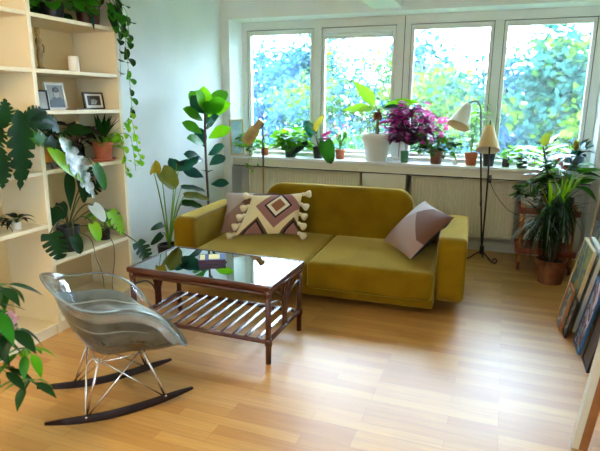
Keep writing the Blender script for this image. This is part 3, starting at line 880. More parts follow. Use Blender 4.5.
# 3 dark anthurium
t, c = sill_plant('dark heart leaved plant with one yellow leaf in a black pot', 1.125, .08, .062, .125, M_potb, 0, .8)
F = MB(); S = MB()
for (tip, d, l, wd, mi, dr, upv) in (((1.09, .02, 1.16), (-.45, -.3, .75), .17, .13, 2, .5, (.3, -1, .2)), ((1.11, .0, 1.20), (.45, -.1, .85), .20, .10, 3, .3, (-.5, -1, .2)), ((1.04, -.03, 1.06), (-.85, -.3, -.55), .24, .13, 1, .3, (-.3, -.6, .7)),
        ((1.24, -.04, 1.09), (.30, -.12, -.85), .25, .18, 0, .2, (.2, -1, .2)), ((1.17, .04, 1.12), (.7, -.2, .6), .14, .06, 4, .5, (-.3, -.8, .5)), ((1.16, -.02, 1.12), (.5, -.6, .1), .10, .06, 0, .8, (0, -.6, .8)), ((1.06, .12, 1.15), (-.7, .2, .3), .14, .09, 2, .9, (0, 0, 1)), ((1.19, .0, 1.10), (.9, .1, .3), .12, .05, 4, .5, (0, -.6, .8))):
    S.tube(bez(c, (V(c)+V(tip))/2+V((0, 0, .05)), tip, 6), .004, 6); F.leaf(tip, d, l, wd, 'heart', dr, .2, mi=mi, nu=8, up=upv)
F.build('foliage', [L_dark, L_black, L_teal, L_yellow, leafmat('magenta_leaf', '7a1c44', '4a1630', 'c03070', .3)], t); S.build('stems', leafmat('red_stem', '6a2030', '3c1a1c', '8a3040', .05), t)
# 4 crown of thorns
t, c = sill_plant('upright spiny plant with tiny pink flowers in a terracotta pot', 1.365, .11, .055, .10, M_terra)
F = MB(); S = MB(); FL = MB()
q = random.Random(21)
for k in range(9):
    a = q.uniform(0, 2*PI); tip = V((c.x+.10*math.cos(a)*q.uniform(.4, 1), c.y+.08*math.sin(a), c.z+q.uniform(.12, .26)))
    S.tube(bez(c, c+V((0, 0, .1)), tip, 5), .006, 6)
    for j in range(7):
        p = c.lerp(tip, q.uniform(.65, 1)); F.leaf(p, (q.uniform(-1, 1), q.uniform(-1, 1), q.uniform(.2, .9)), .06, .028, 'ovate', .5, .2, mi=q.choice((0, 1)), nu=4)
    if k < 6:
        FL = MB(); b_ = tip+V((q.uniform(-.04, .06), q.uniform(-.05, .0), q.uniform(-.06, .06)))
        for s5 in range(4): FL.leaf(b_, (math.cos(s5*PI/2), -.3, math.sin(s5*PI/2)), .018, .022, 'round', .2, .1, nu=4)
        FL.build('flower', mat('pink_petal', 'e0608c', .5, trans=.3, tcol='f080a8'), t)
S2 = S
F.build('foliage', [L_mid, L_bright], t); S.build('stems', M_stem, t)
# 5 banana in white pot
t = plant('young banana plant with large lime leaves in a big white pot', (1.765, .10, Z))
pm = MB(); pm.lathe([(0, 0), (.10, 0), (.11, .01), (.148, .21), (.155, .215), (.165, .225), (.167, .275), (.160, .285), (.148, .285), (.14, .25), (0, .25)], (1.765, .10, Z), 32); o = pm.build('pot', M_potw, t); sharp(o, 50)
pm = MB(); pm.lathe([(.142, .252), (.07, .262), (0, .262)], (1.765, .10, Z), 20); pm.build('soil', M_soil, t)
S = MB(); c = V((1.765, .10, Z+.255)); S.tube([c, c+V((0, 0, .1)), c+V((.005, 0, .28))], [.022, .018, .013], 10)
top = c+V((.005, 0, .27)); F = MB()
for (d, l, wd, mi, dr) in (((-.62, -.1, .75), .36, .14, 0, .35), ((-.95, -.15, .10), .34, .13, 0, .45), ((.85, -.1, .35), .40, .12, 1, .75), ((-.55, -.55, .1), .20, .11, 0, .7), ((.8, -.3, .2), .22, .08, 2, .5), ((-.3, .6, .4), .26, .1, 0, .6)):
    d = V(d).normalized(); p = top+d*.06; S.tube([top-V((0, 0, .05)), top, p], .006, 6); F.leaf(p, d, l, wd, 'ovate', dr, .18, mi=mi, nu=9, up=(0, -.75, .66), wave=.03)
for (d, l) in (((-.35, -.4, -.85), .12), ((.35, -.5, -.8), .13), ((-.1, -.6, -.8), .10)):
    F.leaf(top-V((0, 0, .02)), d, l, .06, 'lance', .3, .7, mi=3, up=(0, -.9, .3))
F.build('foliage', [leafmat('banana_leaf', '7aa822', '529018', '9cc42c', .3), L_bright, L_teal, leafmat('dry_leaf', '5a2c14', '3c1c0e', '7a3a18', .2)], t); S.build('trunk', leafmat('banana_trunk', '6a7a2c', '5a4a24', '8a9a30', .05), t)
# 6 magenta coleus
t, c = sill_plant('magenta and purple leaved plant in a slim green pot', 2.065, .08, .046, .115, M_potg if False else mat('bright_green_pot', '2f6a34', .35), 0, .8)
F = MB(); S = MB()
M1 = leafmat('magenta_purple_leaf', '8a1458', '4a0e3c', 'd0248c', .4); M2 = leafmat('dark_purple_leaf', '3c1030', '280c24', '7a1c5c', .3); M3 = leafmat('hot_pink_leaf', 'd83a94', 'b02478', 'ff5cb8', .45)
bush(F, S, (c.x+.045, c.y, c.z+.07), .26, .16, .42, 290, .095, .07, 'ovate', (0, 0, 1, 1, 2), seed=31, low=-.05)
F.build('foliage', [M1, M2, M3], t); S.build('stems', leafmat('purple_stem', '5a2040', '3c1a2c', '7a3050', .05), t)
# 7 green with pink flowers
t, c = sill_plant('green leafy plant with pink blooms in a terracotta pot beside the magenta one', 2.385, .08, .07, .13, M_terrad)
F = MB(); S = MB(); bush(F, S, (c.x, c.y, c.z), .20, .13, .18, 130, .085, .07, 'lobed', (0, 0, 1), seed=33, low=-.3)
FL = MB(); q = random.Random(5)
for (x, y, z) in ((2.33, .02, 1.345), (2.45, .03, 1.34), (2.47, .0, 1.27), (2.43, -.02, 1.20), (2.40, .05, 1.33)):
    FL = MB(); S.tube(bez(c, (x-.02, y, z-.12), (x, y, z), 5), .002, 5)
    for k in range(6):
        a = k*PI/3; FL.leaf((x, y, z), (math.cos(a), -.35, math.sin(a)*.8), .044, .04, 'round', .3, .1, nu=4)
    FL.build('flower', mat('magenta_petal', 'e8309c', .5, trans=.4, tcol='ff50b8'), t)
F.build('foliage', [L_mid, L_dark], t); S.build('stems', M_stem, t)
# 8 tiny white pot
t, c = sill_plant('tiny white pot with a pink tinged succulent between two terracotta pots', 2.575, .05, .028, .05, M_potw, 0, .8)
F = MB()
for k in range(12): F.leaf(c, (math.cos(k*2.4), math.sin(k*2.4), .5+.04*k), .03, .014, 'lance', .4, .3, mi=0, nu=4)
F.build('foliage', leafmat('pink_green_leaf', 'b08a7c', '6a8a4c', 'd0a090', .2), t)
# 9 tall broad leaf plant
t, c = sill_plant('tall fresh green plant in a terracotta pot behind the white lampshade', 2.72, .09, .065, .125, M_terra)
F = MB(); S = MB(); q = random.Random(41)
for k in range(46):
    a = q.uniform(0, 2*PI); z = q.uniform(.03, .48); rr = q.uniform(.03, .13)*(1-.4*z)
    tip = V((c.x+rr*math.cos(a), c.y+.6*rr*math.sin(a), c.z+z)); 
    if k % 3 == 0: S.tube(bez(c, (c.x, c.y, c.z+z*.7), tip, 5), .0025, 5)
    F.leaf(tip, (math.cos(a), math.sin(a)-.3, q.uniform(-.2, .6)), q.uniform(.07, .10), q.uniform(.06, .085), 'heart', .6, .2, mi=q.choice((0, 0, 1)), nu=5)
F.build('foliage', [L_bright, L_mid], t); S.build('stems', M_stem, t)
# 10 dark pot behind lamp
t, c = sill_plant('black pot with sparse leaves hidden behind the cream lampshade', 2.885, .10, .066, .15, M_potb, .18, .72)
F = MB(); S = MB(); bush(F, S, c, .08, .06, .08, 16, .06, .045, 'ovate', (0,), seed=43)
F.build('foliage', [L_mid], t); S.build('stems', M_stem, t)
# 11 small dark candle jar
t = thing('glass_jar', 'small dark glass jar on the sill left of the trolley plants', 'jar', (3.045, .09, Z))
q_ = MB(); q_.lathe([(0, 0), (.034, 0), (.036, .01), (.036, .09), (.033, .095), (.03, .09), (.03, .02), (0, .02)], (3.045, .09, Z), 20); o = q_.build('body', mat('dark_glazed_glass', '3c4248', .15, coat=.6), t)
# 12 leafy green on sill right
t, c = sill_plant('round leaved lime green plant at the right end of the sill', 3.19, .08, .055, .10, M_potg, 0, .85)
F = MB(); S = MB(); bush(F, S, c, .15, .12, .13, 40, .075, .068, 'round', (0, 1, 1), seed=47, low=-.6)
F.build('foliage', [L_mid, L_bright], t); S.build('stems', M_stem, t)
# 13 blue-grey pot plant in the corner
t = plant('dark strap leaved plant in a blue grey pot in the right window corner', (3.635, .08, Z))
M_bgp = mat('blue_grey_glaze', '5c7f86', .3, coat=.5)
c = pot(t, 3.635, .08, Z, .085, .13, M_bgp, .8, 0)
F = MB(); S = MB(); q = random.Random(51)
for k in range(13):
    a = k*2*PI/13+q.uniform(-.2, .2); d = V((math.cos(a), math.sin(a)*.7-.25, q.uniform(.1, .8)))
    if d.x > .2: d.x *= .25
    if d.y > 0: d.y *= .5
    F.leaf(c, d, q.uniform(.24, .33), .085, 'lance', q.uniform(.5, 1.2), .3, mi=q.choice((0, 0, 1)), nu=8)
F.build('foliage', [L_teal, L_silver], t)
FL = MB()
for k in range(10):
    a = k*2.4; FL.leaf((c.x, c.y-.01, c.z+.04+.007*k), (math.cos(a)*.5, math.sin(a)*.5, .8), .085, .05, 'ovate', -.4, .5, nu=5)
FL.build('flower_head', leafmat('ochre_bract', '9a7a1c', '7c5c16', 'c0a030', .2), t)
# 14 hanging spider leaves in the right pane
# ================================================================== TROLLEY
M_tray = mat('red_brown_tray', '8f452c', .45, var=1, h2='763620', scale=6)
M_birch = mat('honey_birch', 'b5763a', .5)
tr_ = thing('plant_trolley', 'wooden trolley with two red brown trays and turned wheels under the right window', 'trolley', (3.44, -.22, 0))
for z in (.175, .545):
    o = MB(); o.rbox((3.44, -.20, z), (.50, .34, .022), .008, 4); o.rbox((3.44, -.365, z+.02), (.50, .014, .05), .005, 3); o.rbox((3.44, -.035, z+.02), (.50, .014, .05), .005, 3)
    o.build('tray', M_tray, tr_)
for x in (3.23, 3.65):
    for y in (-.335, -.065):
        l = MB(); l.tube([(x, y, .05), (x, y, .62)], .0145, 10); l.build('post', M_birch, tr_)
        wv = MB(); wv.tube([(x-.012, y, .032), (x+.012, y, .032)], .032, 16); wv.tube([(x, y, .06), (x, y, .075)], .018, 10); wv.build('wheel', M_tray, tr_)
# plants on trolley
zt = .556
t = plant('fern like green plant in a white pot on the trolley upper tray', (3.285, -.20, zt))
c = pot(t, 3.285, -.20, zt, .085, .12, M_potw, .85, 0)
F = MB(); S = MB(); bush(F, S, c, .14, .12, .16, 70, .07, .045, 'ovate', (0, 0, 1), seed=61, low=-.2)
F.build('foliage', [L_dark, L_mid], t); S.build('stems', M_stem, t)
t = plant('variegated rubber plant with pale edged leaves and a yellow new leaf', (3.43, -.16, zt))
c = pot(t, 3.43, -.16, zt, .075, .13, M_terrad, .8)
F = MB(); S = MB(); S.tube(spline([c, (3.41, -.17, .85), (3.375, -.18, 1.0), (3.34, -.19, 1.13)], 5), .008, 8)
q = random.Random(71)
sp_ = spline([c, (3.41, -.17, .85), (3.375, -.18, 1.0), (3.34, -.19, 1.13)], 6)
for k in range(22):
    p = sp_[6+k % (len(sp_)-6)]; a = k*2.2
    d = V((math.cos(a)*(1.1), math.sin(a)*.6-.25, .35)); F.leaf(p+d*.02, d, q.uniform(.2, .27), .085, 'ovate', q.uniform(.3, .8), .2, mi=q.choice((0, 1)), mi2=1, nu=8)
F.leaf((3.34, -.19, 1.13), (.25, -.1, 1), .13, .085, 'ovate', .1, .2, mi=2, nu=8, up=(0, -1, .2)); F.leaf((3.345, -.19, 1.12), (.7, -.1, .6), .14, .075, 'ovate', .4, .2, mi=1, nu=8)
F.build('foliage', [leafmat('pale_edged_leaf', '7a9088', '4a6a60', 'a0b890', .15, .22, spec=.6), leafmat('glossy_teal_leaf', '12403a', '0c2c2c', '1c5c3c', .15, .18, spec=.7, coat=.4), leafmat('olive_young_leaf', '7f8a1e', '6a7a1a', 'a0a828', .2)], t); S.build('stem', M_wstem, t)
t = plant('spathe plant with glossy mid green leaves and a coral bloom on the trolley', (3.575, -.20, zt))
c = pot(t, 3.575, -.20, zt, .07, .12, M_potg, .8, 0)
F = MB(); S = MB(); bush(F, S, (c.x-.03, c.y, c.z), .17, .12, .36, 40, .17, .075, 'ovate', (0, 1), seed=73, low=.2, inner=.6)
FL = MB()
for k in range(3): FL.leaf((3.46+.03*k, -.27, 1.0-.03*k), (.2, -.6, .5), .05, .045, 'heart', .2, .2, up=(0, -1, .2))
F.build('foliage', [L_dark, L_mid], t); S.build('stems', M_stem, t); FL.build('bloom', mat('coral_petal', 'd86a4c', .4), t)
# floor pot with grassy dracaena
t = plant('dragon tree with long drooping narrow leaves in a terracotta floor pot', (3.48, -.60, 0), name='potted_dragon_tree')
c = pot(t, 3.48, -.60, 0, .125, .205, M_terrad, .78, .22)
F = MB(); S = MB(); q = random.Random(81)
heads = [(3.42, -.60, .62), (3.52, -.56, .66)]
for (hx_, hy, hz) in heads:
    S.tube(spline([c, (hx_, hy, .4), (hx_, hy, hz)], 5), .014, 8)
    for k in range(150):
        a = q.uniform(0, 2*PI); e = q.uniform(-.9, .9); d = V((math.cos(a), math.sin(a)*.9, e))
        l = q.uniform(.30, .48)
        if d.x > .55: l *= .55
        F.leaf((hx_, hy, hz+R(-.14, .05)), d, l, .014, 'strap', q.uniform(1.0, 2.2) if e < .6 else q.uniform(.3, .8), .3, mi=q.choice((0, 0, 0, 1)), nu=7)
    for k in range(9):
        a = q.uniform(0, 2*PI); F.leaf((hx_, hy, hz), (math.cos(a)*.3, math.sin(a)*.25, 1), q.uniform(.22, .34), .022, 'strap', .3, .3, mi=2, nu=6)
F.build('foliage', [L_dark, leafmat('grey_green_strap', '6f8a86', '4c6a62', '8aa890', .15, .25), L_lime], t); S.build('stem', M_wstem, t)

# ================================================================== RIGHT WALL: leaning frames
def art_mat(name, cols, scale, seed):
    M = bpy.data.materials.new(name); M.use_nodes = True; nt = M.node_tree; N = nt.nodes; Lk = nt.links; b = N['Principled BSDF']
    tc = N.new('ShaderNodeTexCoord'); nz = N.new('ShaderNodeTexNoise'); nz.inputs['Scale'].default_value = scale; nz.inputs['Detail'].default_value = 3; nz.inputs['Distortion'].default_value = .8
    mp = N.new('ShaderNodeMapping'); mp.inputs['Location'].default_value = (seed, seed*2, 0); Lk.new(tc.outputs['Object'], mp.inputs['Vector']); Lk.new(mp.outputs[0], nz.inputs['Vector'])
    rp = N.new('ShaderNodeValToRGB'); rp.color_ramp.interpolation = 'CONSTANT'
    n = len(cols)
    while len(rp.color_ramp.elements) < n: rp.color_ramp.elements.new(.5)
    for i, cc in enumerate(cols): rp.color_ramp.elements[i].position = 0 if i == 0 else .34+.34*(i-1)/max(1, n-2); rp.color_ramp.elements[i].color = (*hexc(cc), 1)
    Lk.new(nz.outputs['Fac'], rp.inputs['Fac']); Lk.new(rp.outputs['Color'], b.inputs['Base Color']); b.inputs['Roughness'].default_value = .4
    return M
M_cnv = mat('raw_canvas_edge', 'c9b48a', .7); M_blke = mat('black_frame_edge', '17130f', .4); M_orange = mat('orange_wood_edge', 'a8642a', .5); M_bluee = mat('blue_edge', '2a5f96', .5); M_whe = mat('white_frame_edge', 'd2d0c4', .5); M_pine = mat('pale_pine_edge', 'c8a26a', .5)
LEAN = .187
def panel(label, x, yn, wd, h, th, edge, art, lean=LEAN, frame=.012, cat='picture', z=0):
    t = thing('leaning_picture', label, cat, (x, yn+wd/2, z))
    leaning_frame(t, (x+th, yn+wd, z), (x+th, yn, z), h, lean, (-1, 0, 0), frame, th, edge, art, 'picture_face')
    return t
A1 = art_mat('green_ochre_painting', ['5c6a3a', '8a8a3c', '2c5a6a', 'a8924a', '3c3a24'], 7, 1)
A2 = art_mat('blue_white_painting', ['c2d4da', '7fa4b8', 'dfe6e6', '3c6a94'], 5, 2)
A3 = art_mat('cream_painting', ['b8a878', '8a7c50', 'd0c49a'], 4, 3)
A4 = art_mat('pink_collage', ['b8808a', 'd6cdd0', '6a4048', '8a9aa8', 'c0a89a'], 8, 4)
A5 = art_mat('dark_painting', ['1c1814', '3c2a20', '14100e'], 6, 5)
A6 = art_mat('grey_collage', ['8a8a86', '4c5a64', 'b0a498', '6a4a48'], 10, 6)
panel('far canvas with a green and ochre painting leaning beside the terracotta floor pot', 3.485, -1.66, .42, .575, .022, M_cnv, A1)
panel('blue and white edged canvas directly behind the green ochre painting', 3.522, -1.68, .43, .585, .024, M_whe, A2)
panel('cream edged canvas third from the front of the leaning stack', 3.565, -1.72, .45, .60, .026, M_cnv, A3)
panel('small board with an orange wooden edge resting against the far canvas', 3.452, -1.69, .20, .30, .014, M_orange, A6)
panel('small dark edged board leaning beside the orange edged one', 3.475, -1.80, .12, .26, .014, M_blke, A6)
panel('blue edged collage picture in pink and grey near the middle of the stack', 3.53, -2.03, .22, .46, .014, M_bluee, A4)
panel('black framed dark picture at the near end of the leaning stack', 3.545, -2.26, .20, .50, .018, M_blke, A5)
panel('pine framed picture between two black frames at the near end', 3.575, -2.30, .30, .53, .018, M_pine, A4)
panel('rearmost black framed picture at the near end of the leaning stack', 3.605, -2.36, .34, .56, .02, M_blke, A5)
tf = thing('leaning_mirror', 'large pale wood framed glass picture leaning on the right wall behind the canvases', 'picture', (3.66, -1.4, 0))
leaning_frame(tf, (3.675, -.82, 0), (3.675, -2.2, 0), 1.75, .07, (-1, 0, 0), .03, .03, mat('pale_ash_frame', 'b59a72', .5), mat('blue_grey_glazing', '7f9aa4', .12, h2='5c7884', scale=3, coat=.5), 'glazed_print')
bt = thing('wooden_plank', 'long wooden batten with a white painted face leaning at the lower right corner', 'plank', (3.43, -3.05, 0))
q_ = MB(); d = V((.108, 0, 1)).normalized(); a0 = V((3.435, -3.05, 0)); ln = 1.9
ex = V((1, 0, -.108)).normalized()
q_.add([a0+d*z+ex*x+V((0, y, 0)) for z in (0.004, ln) for (x, y) in ((0, 0), (.036, 0), (.036, .045), (0, .045))], [(3,2,1,0),(4,5,6,7),(0,1,5,4),(1,2,6,5),(2,3,7,6),(3,0,4,7)])
q_.build('batten', mat('brown_wood_batten', '9c6432', .55, var=1, h2='85522a', scale=8), bt, smooth=False)
q_ = MB(); q_.add([a0+d*z+ex*x+V((0, y, 0)) for z in (0.004, ln) for (x, y) in ((-.03, -.002), (-.0005, -.002), (-.0005, .045), (-.03, .045))], [(3,2,1,0),(4,5,6,7),(0,1,5,4),(1,2,6,5),(2,3,7,6),(3,0,4,7)])
q_.build('white_face', M_whe, bt, smooth=False)

# ================================================================== PLANTS BY THE LEFT WALL
t = plant('tall fiddle leaf fig standing in the corner left of the window', (.25, -.80, 0), name='fiddle_leaf_fig')
c = pot(t, .25, -.80, 0, .13, .26, M_potb, .8, 0)
S = MB(); F = MB(); q = random.Random(91)
pth = spline([c, (.25, -.80, .55), (.24, -.80, .9), (.24, -.80, 1.2), (.25, -.80, 1.40)], 6); S.tube(pth, [.012]*len(pth), 8)
for k in range(17):
    i = int(8+k*(len(pth)-9)/16); p = pth[i]; a = k*2.4+.4; hf = k/16
    d = V((math.cos(a)*.95+.15, math.sin(a)*.8-.2, .35+.55*hf+q.uniform(-.1, .2)))
    if d.x < -.1: d.x *= .5; d.y -= .45
    l = q.uniform(.18, .22)+.07*hf; F.leaf(p+d.normalized()*.04, d, l, l*.55, 'fiddle', q.uniform(.2, .7), .12, mi=(0 if hf < .4 else q.choice((0, 1, 1, 2))), nu=8, up=(.4, -.6, .6), wave=.02)
for (d, l, mi) in (((.12, -.3, 1), .27, 2), ((.9, -.1, .6), .26, 1), ((-.2, -.75, .75), .24, 0), ((.5, -.6, .5), .2, 1)):
    F.leaf((.25, -.80, 1.37), d, l, l*.58, 'fiddle', .25, .12, mi=mi, nu=9, up=(.4, -.9, .2))
F.build('foliage', [L_teal, L_mid, L_bright], t); S.build('trunk', M_wstem, t)

t = plant('elephant ear plant with yellowing and dark blue green leaves beside the sofa arm', (.28, -1.55, 0), name='elephant_ear_plant')
c = pot(t, .28, -1.55, 0, .105, .24, M_potb, .82, 0)
S = MB(); F = MB()
for (tip, d, l, wd, mi, dr, fo, upv) in (((.24, -1.66, .90), (.35, -.25, .55), .13, .11, 0, .2, .5, (.8, -.5, 0)), ((.27, -1.60, .90), (.45, .25, -.55), .20, .18, 3, .4, .55, (.7, -.6, .4)), ((.30, -1.40, .95), (.55, .45, .10), .22, .17, 1, .4, .5, (.5, -.4, -.6)), ((.30, -1.36, .93), (-.2, -.5, .25), .12, .14, 1, .5, .5, (.5, -.4, -.6)),
        ((.35, -1.42, .74), (.75, .35, .05), .22, .10, 2, .5, .2, (.2, -.3, 1)), ((.36, -1.40, .66), (.85, .30, .05), .24, .12, 3, .5, .3, (.2, -.4, 1)), ((.36, -1.44, .60), (.85, .25, .0), .2, .11, 2, .5, .3, (.3, -.4, 1)), ((.33, -1.70, .46), (.1, -.8, .05), .15, .06, 2, .6, .2, (.8, 0, .6)), ((.33, -1.72, .38), (.1, -.75, -.2), .16, .065, 2, .5, .2, (.8, 0, .6))):
    S.tube(bez(c, (c+V(tip))/2+V((0, 0, .12)), tip, 8), [.008-.0006*i for i in range(9)], 7); F.leaf(tip, d, l, wd, 'heart', dr, fo, mi=mi, nu=9, up=upv, wave=.03)
F.build('foliage', [L_yellow, L_teal, L_dark, leafmat('bronze_leaf', '6a6a1c', '2c4a2c', 'a8a030', .3)], t); S.build('stems', leafmat('pale_green_stem', '7fa83c', '5c8a30', 'a8d04c', .2), t)

# ================================================================== BOOKCASE CONTENTS
# top shelf
z = 1.992
t = plant('rosette plant with pale green leaves hanging over the bookcase top shelf', (.24, -2.62, z))
c = pot(t, .24, -2.62, z, .075, .11, M_potb, .8, 0)
F = MB(); S = MB(); q = random.Random(101)
bush(F, S, c, .20, .22, .14, 60, .11, .085, 'round', (0, 0, 1), seed=103, low=-.5, droop=(.6, 1.4))
F.leaf((.36, -2.45, 2.10), (.3, .1, -.8), .16, .09, 'ovate', .2, .15, mi=2)
F.build('foliage', [L_dark, L_mid, L_teal], t); S.build('stems', M_stem, t)
t = plant('brown clay pot with trailing vine at the right end of the top shelf', (.285, -2.355, z))
c = pot(t, .285, -2.355, z, .09, .19, mat('brown_clay', '4c2414', .5, var=1, h2='361a0e', scale=9), .78, .25)
F = MB(); S = MB(); bush(F, S, (c.x, c.y+.05, c.z), .15, .13, .12, 36, .09, .07, 'heart', (0, 1), seed=105, low=-.1)
for k in range(14): F.leaf((.39+R(-.01, .02), -2.235+R(-.04, .06), 2.18-.012*k), (.5, R(-.5, .5), -.6), .085, .07, 'heart', .6, .2, mi=k % 2)
for (k, pts) in enumerate((
        [c, (.36, -2.28, 2.20), (.41, -2.22, 2.08), (.42, -2.21, 1.95), (.42, -2.22, 1.80), (.42, -2.23, 1.66)],
        [c, (.36, -2.24, 2.18), (.42, -2.17, 2.02), (.43, -2.16, 1.85), (.43, -2.15, 1.70), (.43, -2.14, 1.52), (.42, -2.13, 1.40)],
        [c, (.36, -2.22, 2.22), (.42, -2.13, 2.12), (.43, -2.12, 2.0), (.43, -2.14, 1.86)],
        [c, (.38, -2.30, 2.2), (.43, -2.22, 2.12), (.43, -2.20, 2.02), (.43, -2.22, 1.9)])):
    vine(F, S, pts, .085, .068, .06, (0, 0, 1), seed=107+k)
F.build('foliage', [L_dark, L_mid], t); S.build('stems', M_stem, t)
# shelf 2
z = 1.678
t = thing('figurine', 'slender golden carved figurine on the second shelf', 'figurine', (.31, -2.825, z))
q_ = MB(); q_.lathe([(0, 0), (.022, 0), (.024, .012), (.014, .02), (.016, .05), (.02, .09), (.013, .12), (.018, .15), (.021, .17), (.010, .19), (.008, .2), (.015, .215), (.014, .235), (0, .245)], (.31, -2.825, z), 16)
q_.tube(spline([(.31, -2.825, z+.16), (.32, -2.80, z+.14), (.325, -2.81, z+.10)], 4), .006, 6); q_.tube(spline([(.31, -2.825, z+.17), (.32, -2.85, z+.2), (.31, -2.84, z+.24)], 4), .005, 6)
q_.build('figure', mat('gilded_wood', '9a7a34', .45, var=1, h2='6a4a1c', scale=30), t)
t = thing('candle', 'plain white pillar candle standing on the second shelf', 'candle', (.30, -2.54, z))
q_ = MB(); q_.lathe([(0, 0), (.032, 0), (.034, .004), (.034, .095), (.031, .10), (.01, .094), (0, .094)], (.30, -2.54, z), 24); o = q_.build('wax', mat('white_wax', 'ece6d6', .5), t); sharp(o, 50)
q_ = MB(); q_.tube([(.30, -2.54, z+.093), (.301, -2.54, z+.107)], .0012, 5); q_.build('wick', M_dark, t)
# shelf 3 pictures
z = 1.4325
def stand_pic(label, y0, y1, x, h, fw_, mf, lean=.14, face=None, yaw=0):
    t = thing('picture_frame', label, 'picture', (x, (y0+y1)/2, z))
    P = leaning_frame(t, (x, y0, z), (x+yaw, y1, z), h, lean, (1, -yaw/max(.01, y1-y0), 0), fw_, .014, mf, face, 'photo')
    return t, P
M_ph = mat('grey_photo_paper', '8a8478', .35, h2='6a665c', scale=4); M_phl = mat('pale_photo_paper', 'b8b8b4', .3, h2='8a8a8c', scale=5)
stand_pic('small dark framed photo half hidden at the left of the third shelf', -2.885, -2.775, .27, .125, .010, M_blke, face=M_phl, yaw=.03)
t, P = stand_pic('white framed portrait photo of a person on the third shelf', -2.745, -2.585, .26, .175, .016, M_whe, face=M_ph, yaw=.0)
def on_pic(poly, name, m_, parent, P):
    q2 = MB(); n = len(poly); q2.add([P(a, b, -.003) for (a, b) in poly]+[P(a, b, -.001) for (a, b) in poly], [tuple(range(n)), tuple(range(n, 2*n))]+[(i, (i+1) % n, n+(i+1) % n, n+i) for i in range(n)]); q2.build(name, m_, parent, smooth=False)
M_suit = mat('dark_photo_tone', '2a2824', .4); M_face = mat('mid_photo_tone', 'a09888', .4)
on_pic([(.02, .018), (.155, .018), (.15, .06), (.115, .082), (.06, .082), (.025, .06)], 'photo_print', M_suit, t, P)
on_pic([(.0875+.024*math.cos(a*PI/6), .108+.032*math.sin(a*PI/6)) for a in range(12)], 'photo_print', M_face, t, P)
on_pic([(.0875+.027*math.cos(a*PI/6), .128+.018*math.sin(a*PI/6)) for a in range(12)], 'photo_print', M_suit, t, P)
t, P = stand_pic('small black framed landscape photo with a white mat on the third shelf', -2.43, -2.235, .27, .12, .012, M_blke, face=M_whe)
on_pic([(.035, .03), (.16, .03), (.16, .095), (.035, .095)], 'photo_print', M_suit, t, P)
on_pic([(.06, .035), (.11, .035), (.13, .06), (.10, .075), (.07, .07)], 'photo_print', M_phl, t, P)
t = thing('paper_stack', 'flat stack of papers lying between the framed photos', 'papers', (.28, -2.53, z))
q_ = MB(); q_.box((.21, -2.60, z), (.35, -2.47, z+.008)); q_.build('sheets', mat('grey_paper', '8d8a80', .6), t, smooth=False)
# shelf 4
z = 1.069
t = plant('orange pot on a dark stand holding a leafy plant beside the dark figurine', (.30, -2.86, z))
q_ = MB()
for a in range(3):
    x, y = .30+.04*math.cos(a*2.1+.5), -2.86+.04*math.sin(a*2.1+.5); q_.tube([(x, y, z), (x, y, z+.05)], .006, 6)
q_.tube([(.30+.042*math.cos(a*.5), -2.86+.042*math.sin(a*.5), z+.04) for a in range(14)], .004, 6); q_.build('stand', M_dark, t)
c = pot(t, .30, -2.86, z+.045, .052, .105, mat('orange_glaze', 'c8761c', .35, coat=.4), .95, 0)
F = MB(); S = MB(); bush(F, S, c, .12, .12, .10, 22, .09, .05, 'ovate', (0, 0, 1), seed=111, low=.0)
F.build('foliage', [L_dark, L_mid], t); S.build('stems', M_stem, t)
t = thing('figurine', 'small dark and white painted figurine beside the orange pot', 'figurine', (.32, -2.755, z))
q_ = MB(); q_.lathe([(0, 0), (.022, 0), (.025, .02), (.02, .05), (.012, .065), (.02, .08), (.018, .098), (0, .108)], (.32, -2.755, z), 16); q_.build('figure', mat('navy_porcelain', '1c2030', .25, h2='c8c4b8', scale=40, coat=.5), t)
t = thing('figurine', 'little pale shell figurine next to the dark figurine', 'figurine', (.33, -2.70, z))
q_ = MB(); q_.lathe([(0, 0), (.018, 0), (.021, .015), (.015, .035), (0, .045)], (.33, -2.70, z), 14); q_.build('figure', mat('shell_white', 'a89c84', .5, h2='5a4a3a', scale=60), t)
# big split leaf climbing plant with silver and lime leaves
t = plant('climbing plant with a lime leaf and a large silvery leaf on the fourth shelf', (.24, -2.62, z))
c = pot(t, .24, -2.62, z, .07, .11, M_potb, .8, 0)
F = MB(); S = MB()
for (tip, d, l, wd, mi, shp, dr) in (((.42, -2.95, 1.215), (.08, .20, -.21), .33, .12, 0, 'ovate', .2), ((.43, -2.85, 1.27), (.06, .22, -.40), .49, .17, 1, 'split', .15), ((.38, -2.80, 1.30), (.1, -.5, .5), .2, .12, 2, 'split', .5), ((.33, -2.70, 1.30), (.5, .3, .1), .18, .10, 2, 'ovate', .7), ((.36, -2.80, 1.22), (.5, -.5, .2), .2, .12, 2, 'ovate', .8), ((.42, -2.56, 1.06), (.12, .3, -.6), .2, .12, 3, 'heart', .3), ((.42, -2.70, 1.02), (.1, .1, -.8), .2, .10, 2, 'heart', .3), ((.40, -2.78, 1.05), (.1, -.05, -.9), .26, .09, 2, 'lance', .2)):
    S.tube(bez(c, (c+V(tip))/2+V((0, 0, .1)), tip, 7), .004, 6); F.leaf(tip, d, l, wd, shp, dr, .15, mi=mi, nu=10, up=(.85, -.1, .5), wave=.04 if mi == 1 else 0)
F.build('foliage', [L_lime, leafmat('white_glossy_leaf', 'c4c8c0', '2a4a34', 'c8e0c0', .1, .25, 18), L_dark, L_mid], t); S.build('stems', M_stem, t)
t = plant('brown purple leaved plant in the middle of the fourth shelf', (.20, -2.49, z))
c = pot(t, .20, -2.49, z, .06, .09, M_potb, .8, 0)
